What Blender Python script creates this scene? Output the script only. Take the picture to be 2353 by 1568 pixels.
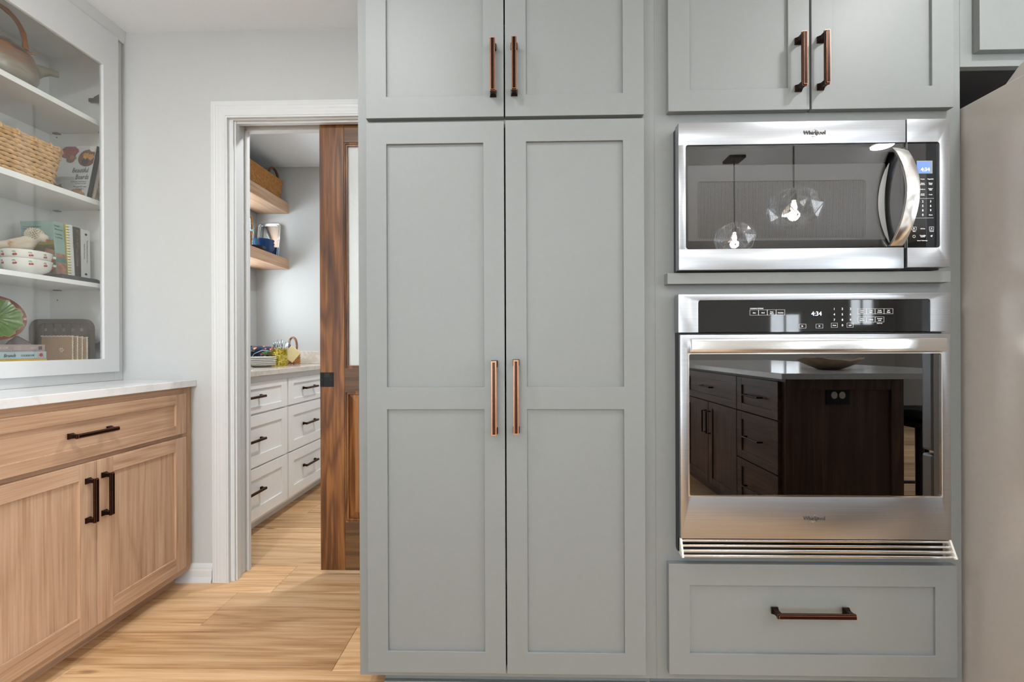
import bpy, bmesh, math, random
from mathutils import Vector, Matrix
random.seed(7)
PI = math.pi
SC = bpy.context.scene
for o in list(bpy.data.objects):
    bpy.data.objects.remove(o)
COL = SC.collection

# ------------------------------------------------------------------ camera
YAW, ROLL, CAMH = 0.0215, -0.0038, 1.05
cd = bpy.data.cameras.new('camera'); cam = bpy.data.objects.new('camera', cd); COL.objects.link(cam)
fw = Vector((-math.sin(YAW), math.cos(YAW), 0)); rt = Vector((math.cos(YAW), math.sin(YAW), 0)); up = Vector((0, 0, 1))
c_, s_ = math.cos(ROLL), math.sin(ROLL)
r2 = rt*c_ + up*s_; u2 = -rt*s_ + up*c_
cam.matrix_world = Matrix(((r2.x, u2.x, -fw.x, 0), (r2.y, u2.y, -fw.y, 0), (r2.z, u2.z, -fw.z, CAMH), (0, 0, 0, 1)))
cd.sensor_fit = 'HORIZONTAL'; cd.sensor_width = 36.0; cd.lens = 36.0*1000/2353
cd.shift_y = (798.0-784.0)/2353
cd.clip_start = 0.02
SC.camera = cam

# ------------------------------------------------------------------ light and exposure
vs = SC.view_settings
vs.view_transform = 'Standard'; vs.look = 'None'; vs.gamma = 1.0; vs.use_curve_mapping = False
vs.exposure = 0.0
W = bpy.data.worlds.new('world'); SC.world = W; W.use_nodes = True
wn = W.node_tree.nodes; wl = W.node_tree.links
bgn = wn['Background']; bgn.inputs[0].default_value = (0.86, 0.92, 1.0, 1); bgn.inputs[1].default_value = 14.0
CAN_W = 10.5
CANS = [(-0.55, 0.42), (1.40, 0.66), (-1.12, 0.55), (2.57, -0.67), (0.45, -1.1), (-0.9, -1.7), (1.2, -2.6), (2.9, -2.3), (-0.9, -3.0)]
PANTRY_CANS = [(-0.62, 2.48)]
CEIL = 2.48
def disk_light(name, x, y, z, w, size, col=(0.98, 0.99, 1.0)):
    l = bpy.data.lights.new(name, 'AREA'); l.shape = 'DISK'; l.size = size; l.energy = w; l.color = col
    o = bpy.data.objects.new(name, l); o.location = (x, y, z); COL.objects.link(o); return o
for i, (x, y) in enumerate(CANS):
    disk_light('recessed_lamp', x, y, CEIL-0.012, CAN_W*(1.4 if i == 2 else 1.0), 0.13)
for x, y in PANTRY_CANS:
    disk_light('recessed_lamp', x, y, CEIL-0.012, 18.0, 0.13)
def portal(x, y, z, rot, sx, sz):
    l = bpy.data.lights.new('window_daylight', 'AREA'); l.shape = 'RECTANGLE'; l.size = sx; l.size_y = sz
    l.cycles.is_portal = True
    o = bpy.data.objects.new('window_daylight', l); o.location = (x, y, z); o.rotation_euler = rot; COL.objects.link(o)

# ------------------------------------------------------------------ materials
def lin(c):
    if isinstance(c, str):
        c = c.lstrip('#'); c = [int(c[i:i+2], 16)/255 for i in (0, 2, 4)]
    return tuple((v/12.92 if v <= 0.04045 else ((v+0.055)/1.055)**2.4) for v in c[:3])+(1.0,)
MATS = {}
def newmat(name):
    m = bpy.data.materials.new(name); m.use_nodes = True
    nt = m.node_tree; b = nt.nodes['Principled BSDF']; MATS[name] = m
    return m, nt, b
def N(nt, t, **kw):
    n = nt.nodes.new(t)
    for k, v in kw.items(): setattr(n, k, v)
    return n
def mapping(nt, scale, rnd=True):
    tc = N(nt, 'ShaderNodeTexCoord'); mp = N(nt, 'ShaderNodeMapping')
    mp.inputs['Scale'].default_value = scale
    if rnd:
        oi = N(nt, 'ShaderNodeObjectInfo'); ml = N(nt, 'ShaderNodeMath', operation='MULTIPLY'); ml.inputs[1].default_value = 37.0
        ad = N(nt, 'ShaderNodeVectorMath', operation='ADD')
        nt.links.new(oi.outputs['Random'], ml.inputs[0]); nt.links.new(tc.outputs['Object'], mp.inputs['Vector'])
        nt.links.new(mp.outputs[0], ad.inputs[0]); nt.links.new(ml.outputs[0], ad.inputs[1])
        return ad.outputs[0]
    nt.links.new(tc.outputs['Object'], mp.inputs['Vector'])
    return mp.outputs[0]
def ramp(nt, src, stops):
    r = N(nt, 'ShaderNodeValToRGB'); e = r.color_ramp.elements
    while len(e) < len(stops): e.new(0.5)
    for el, (p, c) in zip(e, stops): el.position = p; el.color = lin(c)
    nt.links.new(src, r.inputs[0]); return r.outputs[0]
def noise(nt, vec, scale, detail=4, rough=0.55, dist=0.0):
    n = N(nt, 'ShaderNodeTexNoise'); n.inputs['Scale'].default_value = scale; n.inputs['Detail'].default_value = detail
    n.inputs['Roughness'].default_value = rough; n.inputs['Distortion'].default_value = dist
    nt.links.new(vec, n.inputs['Vector']); return n.outputs['Fac']
def bump(nt, b, h, strength, dist=0.001):
    n = N(nt, 'ShaderNodeBump'); n.inputs['Strength'].default_value = strength; n.inputs['Distance'].default_value = dist
    nt.links.new(h, n.inputs['Height']); nt.links.new(n.outputs[0], b.inputs['Normal'])
def plain(name, col, rough=0.5, metal=0.0, noise_amt=0.0, nscale=20, bmp=0.0, ior=None, coat=0.0, spec=None):
    m, nt, b = newmat(name)
    b.inputs['Base Color'].default_value = lin(col); b.inputs['Roughness'].default_value = rough; b.inputs['Metallic'].default_value = metal
    if ior: b.inputs['IOR'].default_value = ior
    if coat: b.inputs['Coat Weight'].default_value = coat; b.inputs['Coat Roughness'].default_value = 0.05
    if spec is not None: b.inputs['Specular IOR Level'].default_value = spec
    v = mapping(nt, (1, 1, 1), False)
    f = noise(nt, v, nscale, 3)
    l = lin(col)
    hi = tuple(min(1, x*(1+noise_amt)) for x in l[:3])+(1,); lo = tuple(x*(1-noise_amt) for x in l[:3])+(1,)
    r = N(nt, 'ShaderNodeValToRGB'); r.color_ramp.elements[0].color = lo; r.color_ramp.elements[1].color = hi
    r.color_ramp.elements[0].position = 0.3; r.color_ramp.elements[1].position = 0.7
    nt.links.new(f, r.inputs[0]); nt.links.new(r.outputs[0], b.inputs['Base Color'])
    if bmp: bump(nt, b, f, bmp)
    return m
def emit(name, col, s):
    m, nt, b = newmat(name); b.inputs['Base Color'].default_value = lin(col)
    b.inputs['Emission Color'].default_value = lin(col); b.inputs['Emission Strength'].default_value = s; return m
def stretch(nt, f, a, b):
    r = N(nt, 'ShaderNodeMapRange'); r.inputs[1].default_value = a; r.inputs[2].default_value = b; nt.links.new(f, r.inputs[0]); return r.outputs[0]
def mixf(nt, a, b, k):
    m = N(nt, 'ShaderNodeMix'); m.inputs[0].default_value = k; nt.links.new(a, m.inputs[2]); nt.links.new(b, m.inputs[3]); return m.outputs[0]
def wood(name, light, mid, dark, axis, rings=5.0, wscale=1.0, rough=0.45, contrast=1.0, fine=0.35, knots=False, across=13.0, along=0.9, line=170.0):
    """procedural timber: grain runs along `axis`; cathedral figure = contour lines of a stretched noise, plus fibre streaks"""
    m, nt, b = newmat(name); ai = 'XYZ'.index(axis)
    sc = [across*wscale]*3; sc[ai] = along*wscale
    v = mapping(nt, tuple(sc))
    f = noise(nt, v, 1.0, 2, 0.45, 0.25)
    mu = N(nt, 'ShaderNodeMath', operation='MULTIPLY'); mu.inputs[1].default_value = rings*6.283
    si = N(nt, 'ShaderNodeMath', operation='SINE'); nt.links.new(f, mu.inputs[0]); nt.links.new(mu.outputs[0], si.inputs[0])
    ring = stretch(nt, si.outputs[0], -1, 1)
    pw = N(nt, 'ShaderNodeMath', operation='POWER'); pw.inputs[1].default_value = 0.55; nt.links.new(ring, pw.inputs[0]); ring = pw.outputs[0]
    sf = [line]*3; sf[ai] = 3.5
    v2 = mapping(nt, tuple(sf)); f2 = stretch(nt, noise(nt, v2, 1.0, 4, 0.65), 0.34, 0.66)
    sm = [38]*3; sm[ai] = 1.6
    v4 = mapping(nt, tuple(sm)); f4 = stretch(nt, noise(nt, v4, 1.0, 3, 0.6), 0.34, 0.66)
    sb = [3.0]*3; sb[ai] = 0.5
    v3 = mapping(nt, tuple(sb)); f3 = stretch(nt, noise(nt, v3, 1.0, 3, 0.5), 0.36, 0.64)
    t = mixf(nt, mixf(nt, ring, f4, 0.45), f2, fine); t = mixf(nt, t, f3, 0.22)
    lo, hi = 0.5-0.42/contrast, 0.5+0.36/contrast
    col = ramp(nt, t, [(max(0, lo), dark), (0.5, mid), (min(1, hi), light)])
    if knots:
        vk = mapping(nt, (2.2, 7.5, 1)); vo = N(nt, 'ShaderNodeTexVoronoi'); vo.inputs['Scale'].default_value = 1.0
        nt.links.new(vk, vo.inputs['Vector'])
        kr = N(nt, 'ShaderNodeMapRange'); kr.inputs[1].default_value = 0.03; kr.inputs[2].default_value = 0.10; kr.inputs[3].default_value = 0.75; kr.inputs[4].default_value = 0.0
        nt.links.new(vo.outputs['Distance'], kr.inputs[0])
        mk = N(nt, 'ShaderNodeMix', data_type='RGBA'); nt.links.new(kr.outputs[0], mk.inputs[0]); nt.links.new(col, mk.inputs[6]); mk.inputs[7].default_value = lin('#5a3a22')
        col = mk.outputs[2]
    oi = N(nt, 'ShaderNodeObjectInfo'); hs = N(nt, 'ShaderNodeHueSaturation')
    mr = N(nt, 'ShaderNodeMapRange'); mr.inputs[3].default_value = 0.80 if knots else 0.93; mr.inputs[4].default_value = 1.12 if knots else 1.06
    nt.links.new(oi.outputs['Random'], mr.inputs[0]); nt.links.new(mr.outputs[0], hs.inputs['Value']); nt.links.new(col, hs.inputs['Color'])
    nt.links.new(hs.outputs[0], b.inputs['Base Color'])
    b.inputs['Roughness'].default_value = rough
    bump(nt, b, f2, 0.10, 0.0004)
    return m
def steel(name, col='#b0b3b7', rough=0.33, axis='X', s=1.0):
    m, nt, b = newmat(name)
    b.inputs['Metallic'].default_value = 1.0; b.inputs['Roughness'].default_value = rough
    sc = [900]*3; sc['XYZ'.index(axis)] = 4
    v = mapping(nt, tuple(sc), False); f = noise(nt, v, 1.0, 2)
    c = ramp(nt, f, [(0.3, tuple(x*0.93 for x in lin2(col))), (0.7, col)])
    nt.links.new(c, b.inputs['Base Color'])
    b.inputs['Anisotropic'].default_value = 0.35
    tg = N(nt, 'ShaderNodeTangent'); tg.direction_type = 'RADIAL'; tg.axis = 'Z'
    nt.links.new(tg.outputs[0], b.inputs['Tangent'])
    bump(nt, b, f, 0.03*s, 0.0003)
    return m
def lin2(c):
    c = c.lstrip('#'); return [int(c[i:i+2], 16)/255 for i in (0, 2, 4)]

GREEN = plain('sage_paint', '#747877', 0.48, noise_amt=0.015, nscale=60)
WALLW = plain('wall_paint', '#b9bbba', 0.85, noise_amt=0.01, nscale=40)
CEILW = plain('ceiling_paint', '#e6ecf1', 0.9, noise_amt=0.01, nscale=40)
TRIMW = plain('trim_paint', '#cdcfcf', 0.38, noise_amt=0.01, nscale=30)
CABW = plain('white_lacquer', '#f4f4f3', 0.4, noise_amt=0.01, nscale=30)
DARK = plain('dark_void', '#0c0c0c', 0.6)
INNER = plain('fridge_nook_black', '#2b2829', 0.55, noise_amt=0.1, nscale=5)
OAKV = wood('oak_vertical', '#caa98e', '#b89578', '#946f54', 'Z', 5.0, 1.0, 0.5, 1.0, 0.45)
OAKY = wood('oak_along_cabinet', '#caa98e', '#b89578', '#946f54', 'Y', 5.0, 1.0, 0.5, 1.0, 0.45)
OAKX = OAKY
PINEV = wood('stained_pine_vertical', '#94602f', '#633b1b', '#351c0c', 'Z', 5.0, 1.0, 0.35, 1.0, 0.25, across=16.0, along=1.6, line=110.0)
PINEX = wood('stained_pine_across', '#75532f', '#563a22', '#362212', 'X', 4.0, 1.0, 0.35, 1.0, 0.3, across=20.0, line=120.0)
WALNUTV = wood('walnut_vertical', '#7c5e4b', '#5a4133', '#3a2921', 'Z', 5.0, 1.0, 0.4, 1.0)
WALNUTY = wood('walnut_along', '#7c5e4b', '#5a4133', '#3a2921', 'Y', 5.0, 1.0, 0.4, 1.0)
FLOORM = wood('floor_plank', '#e6c298', '#d0a678', '#986a40', 'X', 4.0, 1.0, 0.45, 1.0, 0.38, True, across=15.0, along=1.1, line=130.0)
STEEL = steel('brushed_steel')
STEELP = plain('polished_steel', '#e8e6e2', 0.12, 1.0)
def bronze():
    m = plain('dark_bronze', '#2b1a14', 0.28, 0.85, 0.15, 120)
    return m
BRONZE = bronze(); COPPER = plain('copper_edge', '#c08a69', 0.34, 0.95, 0.1, 80)
BLACKM = plain('black_metal', '#1b1d22', 0.3, 0.6)
BLACKP = plain('black_plastic', '#101010', 0.35)
BGLASS = plain('black_glass', '#050506', 0.03, ior=1.55)
WHITEP = plain('white_print', '#e8e8e8', 0.5)
def veined(name, base, vein, scale, rough=0.12, amt=0.5):
    m, nt, b = newmat(name)
    v = mapping(nt, (1, 1, 1), False); f = noise(nt, v, scale, 6, 0.6, 1.2)
    s = N(nt, 'ShaderNodeMath', operation='SUBTRACT'); s.inputs[1].default_value = 0.5; a = N(nt, 'ShaderNodeMath', operation='ABSOLUTE')
    nt.links.new(f, s.inputs[0]); nt.links.new(s.outputs[0], a.inputs[0])
    c = ramp(nt, a.outputs[0], [(0.0, vein), (0.035, base)]); nt.links.new(c, b.inputs['Base Color']); b.inputs['Roughness'].default_value = rough
    return m
QUARTZ = veined('white_quartz', '#e2e2e1', '#d9d9d8', 2.2)
QUARTZP = veined('pantry_quartz', '#d3cdc5', '#c6bbab', 2.4)
def pane_mat(name, tint, fac_glossy, rough=0.0, bumpy=0.0, bscale=60):
    """thin pane: fresnel mirror over tinted see-through"""
    m = bpy.data.materials.new(name); m.use_nodes = True; nt = m.node_tree; nt.nodes.clear(); MATS[name] = m
    out = N(nt, 'ShaderNodeOutputMaterial'); tr = N(nt, 'ShaderNodeBsdfTransparent'); gl = N(nt, 'ShaderNodeBsdfGlossy'); mx = N(nt, 'ShaderNodeMixShader')
    tr.inputs[0].default_value = lin(tint); gl.inputs[0].default_value = (1, 1, 1, 1); gl.inputs['Roughness'].default_value = rough
    lw = N(nt, 'ShaderNodeLayerWeight'); lw.inputs[0].default_value = 0.5
    mr = N(nt, 'ShaderNodeMapRange'); mr.inputs[3].default_value = fac_glossy; mr.inputs[4].default_value = 1.0
    pw = N(nt, 'ShaderNodeMath', operation='POWER'); pw.inputs[1].default_value = 4.0
    nt.links.new(lw.outputs['Facing'], pw.inputs[0]); nt.links.new(pw.outputs[0], mr.inputs[0]); nt.links.new(mr.outputs[0], mx.inputs[0])
    nt.links.new(tr.outputs[0], mx.inputs[1]); nt.links.new(gl.outputs[0], mx.inputs[2]); nt.links.new(mx.outputs[0], out.inputs[0])
    if bumpy:
        v = mapping(nt, (1, 1, 1), False); f = noise(nt, v, bscale, 3)
        bp = N(nt, 'ShaderNodeBump'); bp.inputs['Strength'].default_value = bumpy; bp.inputs['Distance'].default_value = 0.002
        nt.links.new(f, bp.inputs['Height']); nt.links.new(bp.outputs[0], gl.inputs['Normal'])
    return m
PANE = pane_mat('clear_pane', '#fcfdfc', 0.05)
MWPANE = pane_mat('microwave_pane', '#d2d2d2', 0.06)
OVPANE = pane_mat('oven_pane', '#5a5658', 0.11)
LAMPGLASS = pane_mat('lamp_glass', '#f4f6f8', 0.42, 0.05)
def rain_glass():
    m, nt, b = newmat('rain_glass')
    b.inputs['Base Color'].default_value = (0.93, 0.95, 0.93, 1); b.inputs['Roughness'].default_value = 0.35
    b.inputs['Transmission Weight'].default_value = 0.75; b.inputs['IOR'].default_value = 1.3
    v = mapping(nt, (90, 90, 45), False); f = noise(nt, v, 1.0, 3, 0.6); bump(nt, b, f, 0.8, 0.003)
    return m
RAIN = rain_glass()

# ------------------------------------------------------------------ mesh helpers
WP = {}
def wpos(o): return WP.get(o.name, Vector((0, 0, 0))) if o is not None else Vector((0, 0, 0))
class B:
    def __init__(s): s.bm = bmesh.new()
    def box(s, x0, x1, y0, y1, z0, z1, mi=0):
        vs_ = [s.bm.verts.new((x, y, z)) for x in (x0, x1) for y in (y0, y1) for z in (z0, z1)]
        for f in ((0, 1, 3, 2), (4, 6, 7, 5), (0, 4, 5, 1), (2, 3, 7, 6), (0, 2, 6, 4), (1, 5, 7, 3)):
            fc = s.bm.faces.new([vs_[i] for i in f]); fc.material_index = mi
        return s
    def hexa(s, pts, mi=0):
        """8 points ordered like box"""
        vs_ = [s.bm.verts.new(p) for p in pts]
        for f in ((0, 1, 3, 2), (4, 6, 7, 5), (0, 4, 5, 1), (2, 3, 7, 6), (0, 2, 6, 4), (1, 5, 7, 3)):
            s.bm.faces.new([vs_[i] for i in f]).material_index = mi
        return s
    def obox(s, c, ax, ay, az, mi=0):
        c = Vector(c); ax, ay, az = Vector(ax), Vector(ay), Vector(az)
        return s.hexa([c+ax*i+ay*j+az*k for i in (-1, 1) for j in (-1, 1) for k in (-1, 1)], mi)
    def tube(s, pts, r, seg=8, mi=0, cap=True, closed=False):
        pts = [Vector(p) for p in pts]; n = len(pts); rings = []
        rr = r if isinstance(r, (list, tuple)) else [r]*n
        prev = None
        for i, p in enumerate(pts):
            if closed: t = (pts[(i+1) % n]-pts[i-1])
            else: t = pts[min(i+1, n-1)]-pts[max(i-1, 0)]
            t.normalize()
            a = prev if prev is not None else (Vector((0, 0, 1)) if abs(t.z) < 0.9 else Vector((1, 0, 0)))
            u = (a - t*a.dot(t)).normalized(); prev = u; w = t.cross(u)
            rings.append([s.bm.verts.new(p + (u*math.cos(2*PI*k/seg)+w*math.sin(2*PI*k/seg))*rr[i]) for k in range(seg)])
        m = n if closed else n-1
        for i in range(m):
            A, C = rings[i], rings[(i+1) % n]
            for k in range(seg):
                f = s.bm.faces.new((A[k], A[(k+1) % seg], C[(k+1) % seg], C[k])); f.material_index = mi
        if cap and not closed:
            s.bm.faces.new(rings[0][::-1]).material_index = mi; s.bm.faces.new(rings[-1]).material_index = mi
        return s
    def lathe(s, prof, c=(0, 0, 0), seg=32, mi=0, sx=1, sy=1):
        c = Vector(c); rings = []
        for r, z in prof:
            if r < 1e-6: rings.append([s.bm.verts.new(c+Vector((0, 0, z)))])
            else: rings.append([s.bm.verts.new(c+Vector((r*sx*math.cos(2*PI*k/seg), r*sy*math.sin(2*PI*k/seg), z))) for k in range(seg)])
        for A, C in zip(rings[:-1], rings[1:]):
            for k in range(seg):
                k2 = (k+1) % seg
                if len(A) == 1 and len(C) == 1: continue
                if len(A) == 1: f = (A[0], C[k2], C[k])
                elif len(C) == 1: f = (A[k], A[k2], C[0])
                else: f = (A[k], A[k2], C[k2], C[k])
                s.bm.faces.new(f).material_index = mi
        return s
    def prism(s, poly, a0, a1, fn, mi=0):
        """poly list of (u,v); fn(u,v,w)->xyz; extruded w from a0 to a1"""
        A = [s.bm.verts.new(fn(u, v, a0)) for u, v in poly]; C = [s.bm.verts.new(fn(u, v, a1)) for u, v in poly]
        n = len(poly)
        s.bm.faces.new(A[::-1]).material_index = mi; s.bm.faces.new(C).material_index = mi
        for i in range(n):
            s.bm.faces.new((A[i], A[(i+1) % n], C[(i+1) % n], C[i])).material_index = mi
        return s
    def ring(s, outer, inner, rad, y0, y1, seg=6, mi=0, corners=(1, 1, 1, 1), fn=None):
        """plate in XZ with a rounded-rect hole. outer/inner = (x0,x1,z0,z1)"""
        fn = fn or (lambda u, v, w: (u, w, v))
        ox0, ox1, oz0, oz1 = outer; x0, x1, z0, z1 = inner
        cs = [((x1, z1), (ox1, oz1), 0), ((x0, z1), (ox0, oz1), 90), ((x0, z0), (ox0, oz0), 180), ((x1, z0), (ox1, oz0), 270)]
        V = {}
        for y in (y0, y1):
            L = []
            for ci, ((cx, cz), oc, a0) in enumerate(cs):
                r = rad*corners[ci]
                sx = -1 if a0 in (0, 270) else 1; sz = -1 if a0 in (0, 90) else 1
                ctr = (cx+sx*r, cz+sz*r)
                arc = [(ctr[0]+r*math.cos(math.radians(a0+90*k/seg)), ctr[1]+r*math.sin(math.radians(a0+90*k/seg))) for k in range(seg+1)] if r > 0 else [(cx, cz)]
                L.append(([s.bm.verts.new(fn(a, b, y)) for a, b in arc], s.bm.verts.new(fn(oc[0], oc[1], y))))
            V[y] = L
        def F(vs_, flip=False):
            s.bm.faces.new(vs_[::-1] if flip else vs_).material_index = mi
        for yi, y in enumerate((y0, y1)):
            L = V[y]
            for i in range(4):
                arc, oc = L[i]; arc2, oc2 = L[(i+1) % 4]
                for k in range(len(arc)-1): F([oc, arc[k+1], arc[k]], yi == 1)
                F([oc, oc2, arc2[0], arc[-1]], yi == 1)
        for i in range(4):
            a0, o0 = V[y0][i]; a1, o1 = V[y1][i]; b0, p0 = V[y0][(i+1) % 4]; b1, p1 = V[y1][(i+1) % 4]
            for k in range(len(a0)-1): F([a0[k], a0[k+1], a1[k+1], a1[k]])
            F([a0[-1], b0[0], b1[0], a1[-1]]); F([o0, o1, p1, p0])
        return s
    def rrect(s, rect, rad, y0, y1, seg=6, mi=0, corners=(1, 1, 1, 1), fn=None):
        fn = fn or (lambda u, v, w: (u, w, v))
        x0, x1, z0, z1 = rect; P = []
        for ci, (cx, cz, a0, sx, sz) in enumerate(((x1, z1, 0, -1, -1), (x0, z1, 90, 1, -1), (x0, z0, 180, 1, 1), (x1, z0, 270, -1, 1))):
            r = rad*corners[ci]
            if r <= 0: P.append((cx, cz)); continue
            for k in range(seg+1):
                a = math.radians(a0+90*k/seg); P.append((cx+sx*r+r*math.cos(a), cz+sz*r+r*math.sin(a)))
        return s.prism(P, y0, y1, fn, mi)
    def gridframe(s, us, zs, holes, d0, d1, face, mi=0):
        """one-piece frame: grid cells minus holes, d0 = outer plane, d1 = inner plane"""
        P = (lambda u, d, z: (u, d, z)) if face[1] == 'Y' else (lambda u, d, z: (d, u, z))
        V = {}
        def v(i, j, k):
            if (i, j, k) not in V: V[(i, j, k)] = s.bm.verts.new(P(us[i], (d0, d1)[k], zs[j]))
            return V[(i, j, k)]
        solid = lambda i, j: 0 <= i < len(us)-1 and 0 <= j < len(zs)-1 and (i, j) not in holes
        for i in range(len(us)-1):
            for j in range(len(zs)-1):
                if not solid(i, j): continue
                for k in (0, 1): s.bm.faces.new((v(i, j, k), v(i+1, j, k), v(i+1, j+1, k), v(i, j+1, k))).material_index = mi
                for (di, dj, a, b_) in ((-1, 0, (i, j), (i, j+1)), (1, 0, (i+1, j), (i+1, j+1)), (0, -1, (i, j), (i+1, j)), (0, 1, (i, j+1), (i+1, j+1))):
                    if not solid(i+di, j+dj): s.bm.faces.new((v(*a, 0), v(*b_, 0), v(*b_, 1), v(*a, 1))).material_index = mi
        return s
    def build(s, name, mats, parent=None, bevel=0.0, smooth=None, origin=None, bseg=2):
        bm = s.bm
        bmesh.ops.recalc_face_normals(bm, faces=bm.faces)
        if not isinstance(mats, (list, tuple)): mats = [mats]
        co = [v.co for v in bm.verts]
        mn = Vector((min(c.x for c in co), min(c.y for c in co), min(c.z for c in co)))
        mxx = Vector((max(c.x for c in co), max(c.y for c in co), max(c.z for c in co)))
        org = Vector(origin) if origin is not None else Vector(((mn.x+mxx.x)/2, (mn.y+mxx.y)/2, mn.z if parent is None else (mn.z+mxx.z)/2))
        for v in bm.verts: v.co -= org
        if bevel:
            bmesh.ops.bevel(bm, geom=[e for e in bm.edges if e.calc_face_angle(0) > 0.6], offset=bevel, segments=bseg, profile=0.5, affect='EDGES', clamp_overlap=True)
        me = bpy.data.meshes.new(name); bm.to_mesh(me); bm.free()
        for m in mats: me.materials.append(m)
        if smooth:
            me.polygons.foreach_set('use_smooth', [True]*len(me.polygons)); me.set_sharp_from_angle(angle=math.radians(smooth))
        o = bpy.data.objects.new(name, me); COL.objects.link(o)
        WP[o.name] = org
        if parent is not None: o.parent = parent; o.location = org - wpos(parent)
        else: o.location = org
        return o
def tag(o, label=None, cat=None, group=None, kind=None):
    if label: o['label'] = label
    if cat: o['category'] = cat
    if group: o['group'] = group
    if kind: o['kind'] = kind
    return o
def thing(name, loc, label, cat, group=None):
    o = bpy.data.objects.new(name, None); o.empty_display_size = 0.05; COL.objects.link(o)
    o.location = loc; WP[o.name] = Vector(loc); return tag(o, label, cat, group)
def place(o, loc, rot=(0, 0, 0)):
    o.location = loc; o.rotation_euler = rot; return o
def dup(o, parent=None):
    c = o.copy(); COL.objects.link(c)
    if parent is not None: c.parent = parent
    for ch in list(o.children): dup(ch, c)
    return c
def text(s, size, pos, mat, parent, facing='-Y', align='LEFT', extrude=0.0002, name='lettering', shear=0.0, bold=0.0, xs=1.0, roll=0.0):
    c = bpy.data.curves.new(name, 'FONT'); c.body = s; c.size = size; c.align_x = align; c.extrude = extrude; c.shear = shear; c.offset = bold
    c.resolution_u = 2
    t = bpy.data.objects.new('tmp', c); COL.objects.link(t)
    dg = bpy.context.evaluated_depsgraph_get(); me = bpy.data.meshes.new_from_object(t.evaluated_get(dg))
    bpy.data.objects.remove(t)
    R = Matrix.Rotation(roll, 4, 'Z')
    if facing == '-Y': M = Matrix(((1, 0, 0, 0), (0, 0, -1, 0), (0, 1, 0, 0), (0, 0, 0, 1)))
    elif facing == '+X': M = Matrix(((0, 0, 1, 0), (1, 0, 0, 0), (0, 1, 0, 0), (0, 0, 0, 1)))
    me.transform(M @ R @ Matrix.Diagonal((xs, 1, 1, 1)))
    me.materials.clear(); me.materials.append(mat); me.name = name
    o = bpy.data.objects.new(name, me); COL.objects.link(o); o.location = Vector(pos)-wpos(parent); o.parent = parent
    WP[o.name] = Vector(pos)
    return o
fY = lambda u, v, w: (u, -w, v)          # faces -Y: w grows towards the camera
def front(face):
    """range helper: returns function making axis boxes on a front. face '-Y': u=X ; '+X': u=Y ; d = outward coordinate"""
    if face in ('-Y', '+Y'): return lambda b, u0, u1, d0, d1, z0, z1, mi=0: b.box(u0, u1, min(d0, d1), max(d0, d1), z0, z1, mi)
    return lambda b, u0, u1, d0, d1, z0, z1, mi=0: b.box(min(d0, d1), max(d0, d1), u0, u1, z0, z1, mi)

# ------------------------------------------------------------------ bar pull (bronze): stepped bar, flared posts
def pull(face, u, z, L, d, parent, vert=True, post=0.036, label=None, wd=0.0150):
    """face plane coordinate d; u,z centre of the handle; L overall length"""
    sg = -1 if face[0] == '-' else 1
    def pt(a, t, w):   # a along handle, t across, w outward
        if face[1] == 'Y': return (u+t, d+sg*w, z+a) if vert else (u+a, d+sg*w, z+t)
        return (d+sg*w, u+t, z+a) if vert else (d+sg*w, u+a, z+t)
    b = B(); h = L/2; hw = wd/2
    def layer(w0, w1, half, hh, mi): 
        b.hexa([pt(i, j, k) for i in (-hh, hh) for j in (-half, half) for k in (w0, w1)], mi)
    layer(post-0.010, post-0.0053, hw-0.0003, h-0.0003, 0); layer(post-0.0053, post-0.0045, hw, h, 1)
    layer(post-0.0045, post-0.0040, hw-0.0012, h-0.001, 0)
    layer(post-0.0040, post-0.0016, hw-0.0024, h-0.0022, 0); layer(post-0.0016, post-0.0008, hw-0.0021, h-0.002, 1)
    layer(post-0.0008, post, hw*0.56, h-0.0035, 0)
    for sgn in (-1, 1):
        a = sgn*(h-0.0085)
        for (w0, w1, q0, q1) in ((0, 0.004, 0.0095, 0.0095), (0.004, 0.013, 0.0088, 0.0062), (0.013, post-0.010, 0.0062, 0.0062)):
            b.hexa([pt(a+i*(q0 if k == w0 else q1), j*(q0 if k == w0 else q1), k) for i in (-1, 1) for j in (-1, 1) for k in (w0, w1)], 0)
    o = b.build('handle', [BRONZE, COPPER], parent, bevel=0.0005, bseg=1)
    if label: o['label'] = label
    return o
# ------------------------------------------------------------------ shaker door / drawer front
def shaker(name, face, u0, u1, z0, z1, d, th, st, parent, mats, panel_mat, mids=(), rail=None, depth=0.010, panel_split=None):
    """frame mesh with stiles/rails (+ mid rails), panels as children. d = outer face coordinate; th = thickness inward"""
    fb = front(face); inn = 1 if face[0] == '-' else -1
    rail = rail or st
    zs = [(z0, z0+rail)] + list(mids) + [(z1-rail, z1)]
    gz = [v_ for q_ in zs for v_ in q_]
    b = B().gridframe([u0, u0+st, u1-st, u1], gz, {(1, 1+2*k) for k in range(len(zs)-1)}, d, d+inn*th, face)
    o = b.build(name, mats, parent, bevel=0.0012, bseg=2)
    for (a, c) in zip(zs[:-1], zs[1:]):
        p = B(); fb(p, u0+st-0.004, u1-st+0.004, d+inn*depth, d+inn*(th-0.002), a[1]-0.004, c[0]+0.004)
        p.build('panel', panel_mat, o)
    return o

# ================================================================== THE ROOM
def struct(name, b, mats, parent=None, **k):
    o = b.build(name, mats, parent, **k)
    if parent is None: o['kind'] = 'structure'
    return o
XL, XR, YB, YF_, YP = -2.13, 5.4, 1.93, -3.9, 3.40
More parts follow.
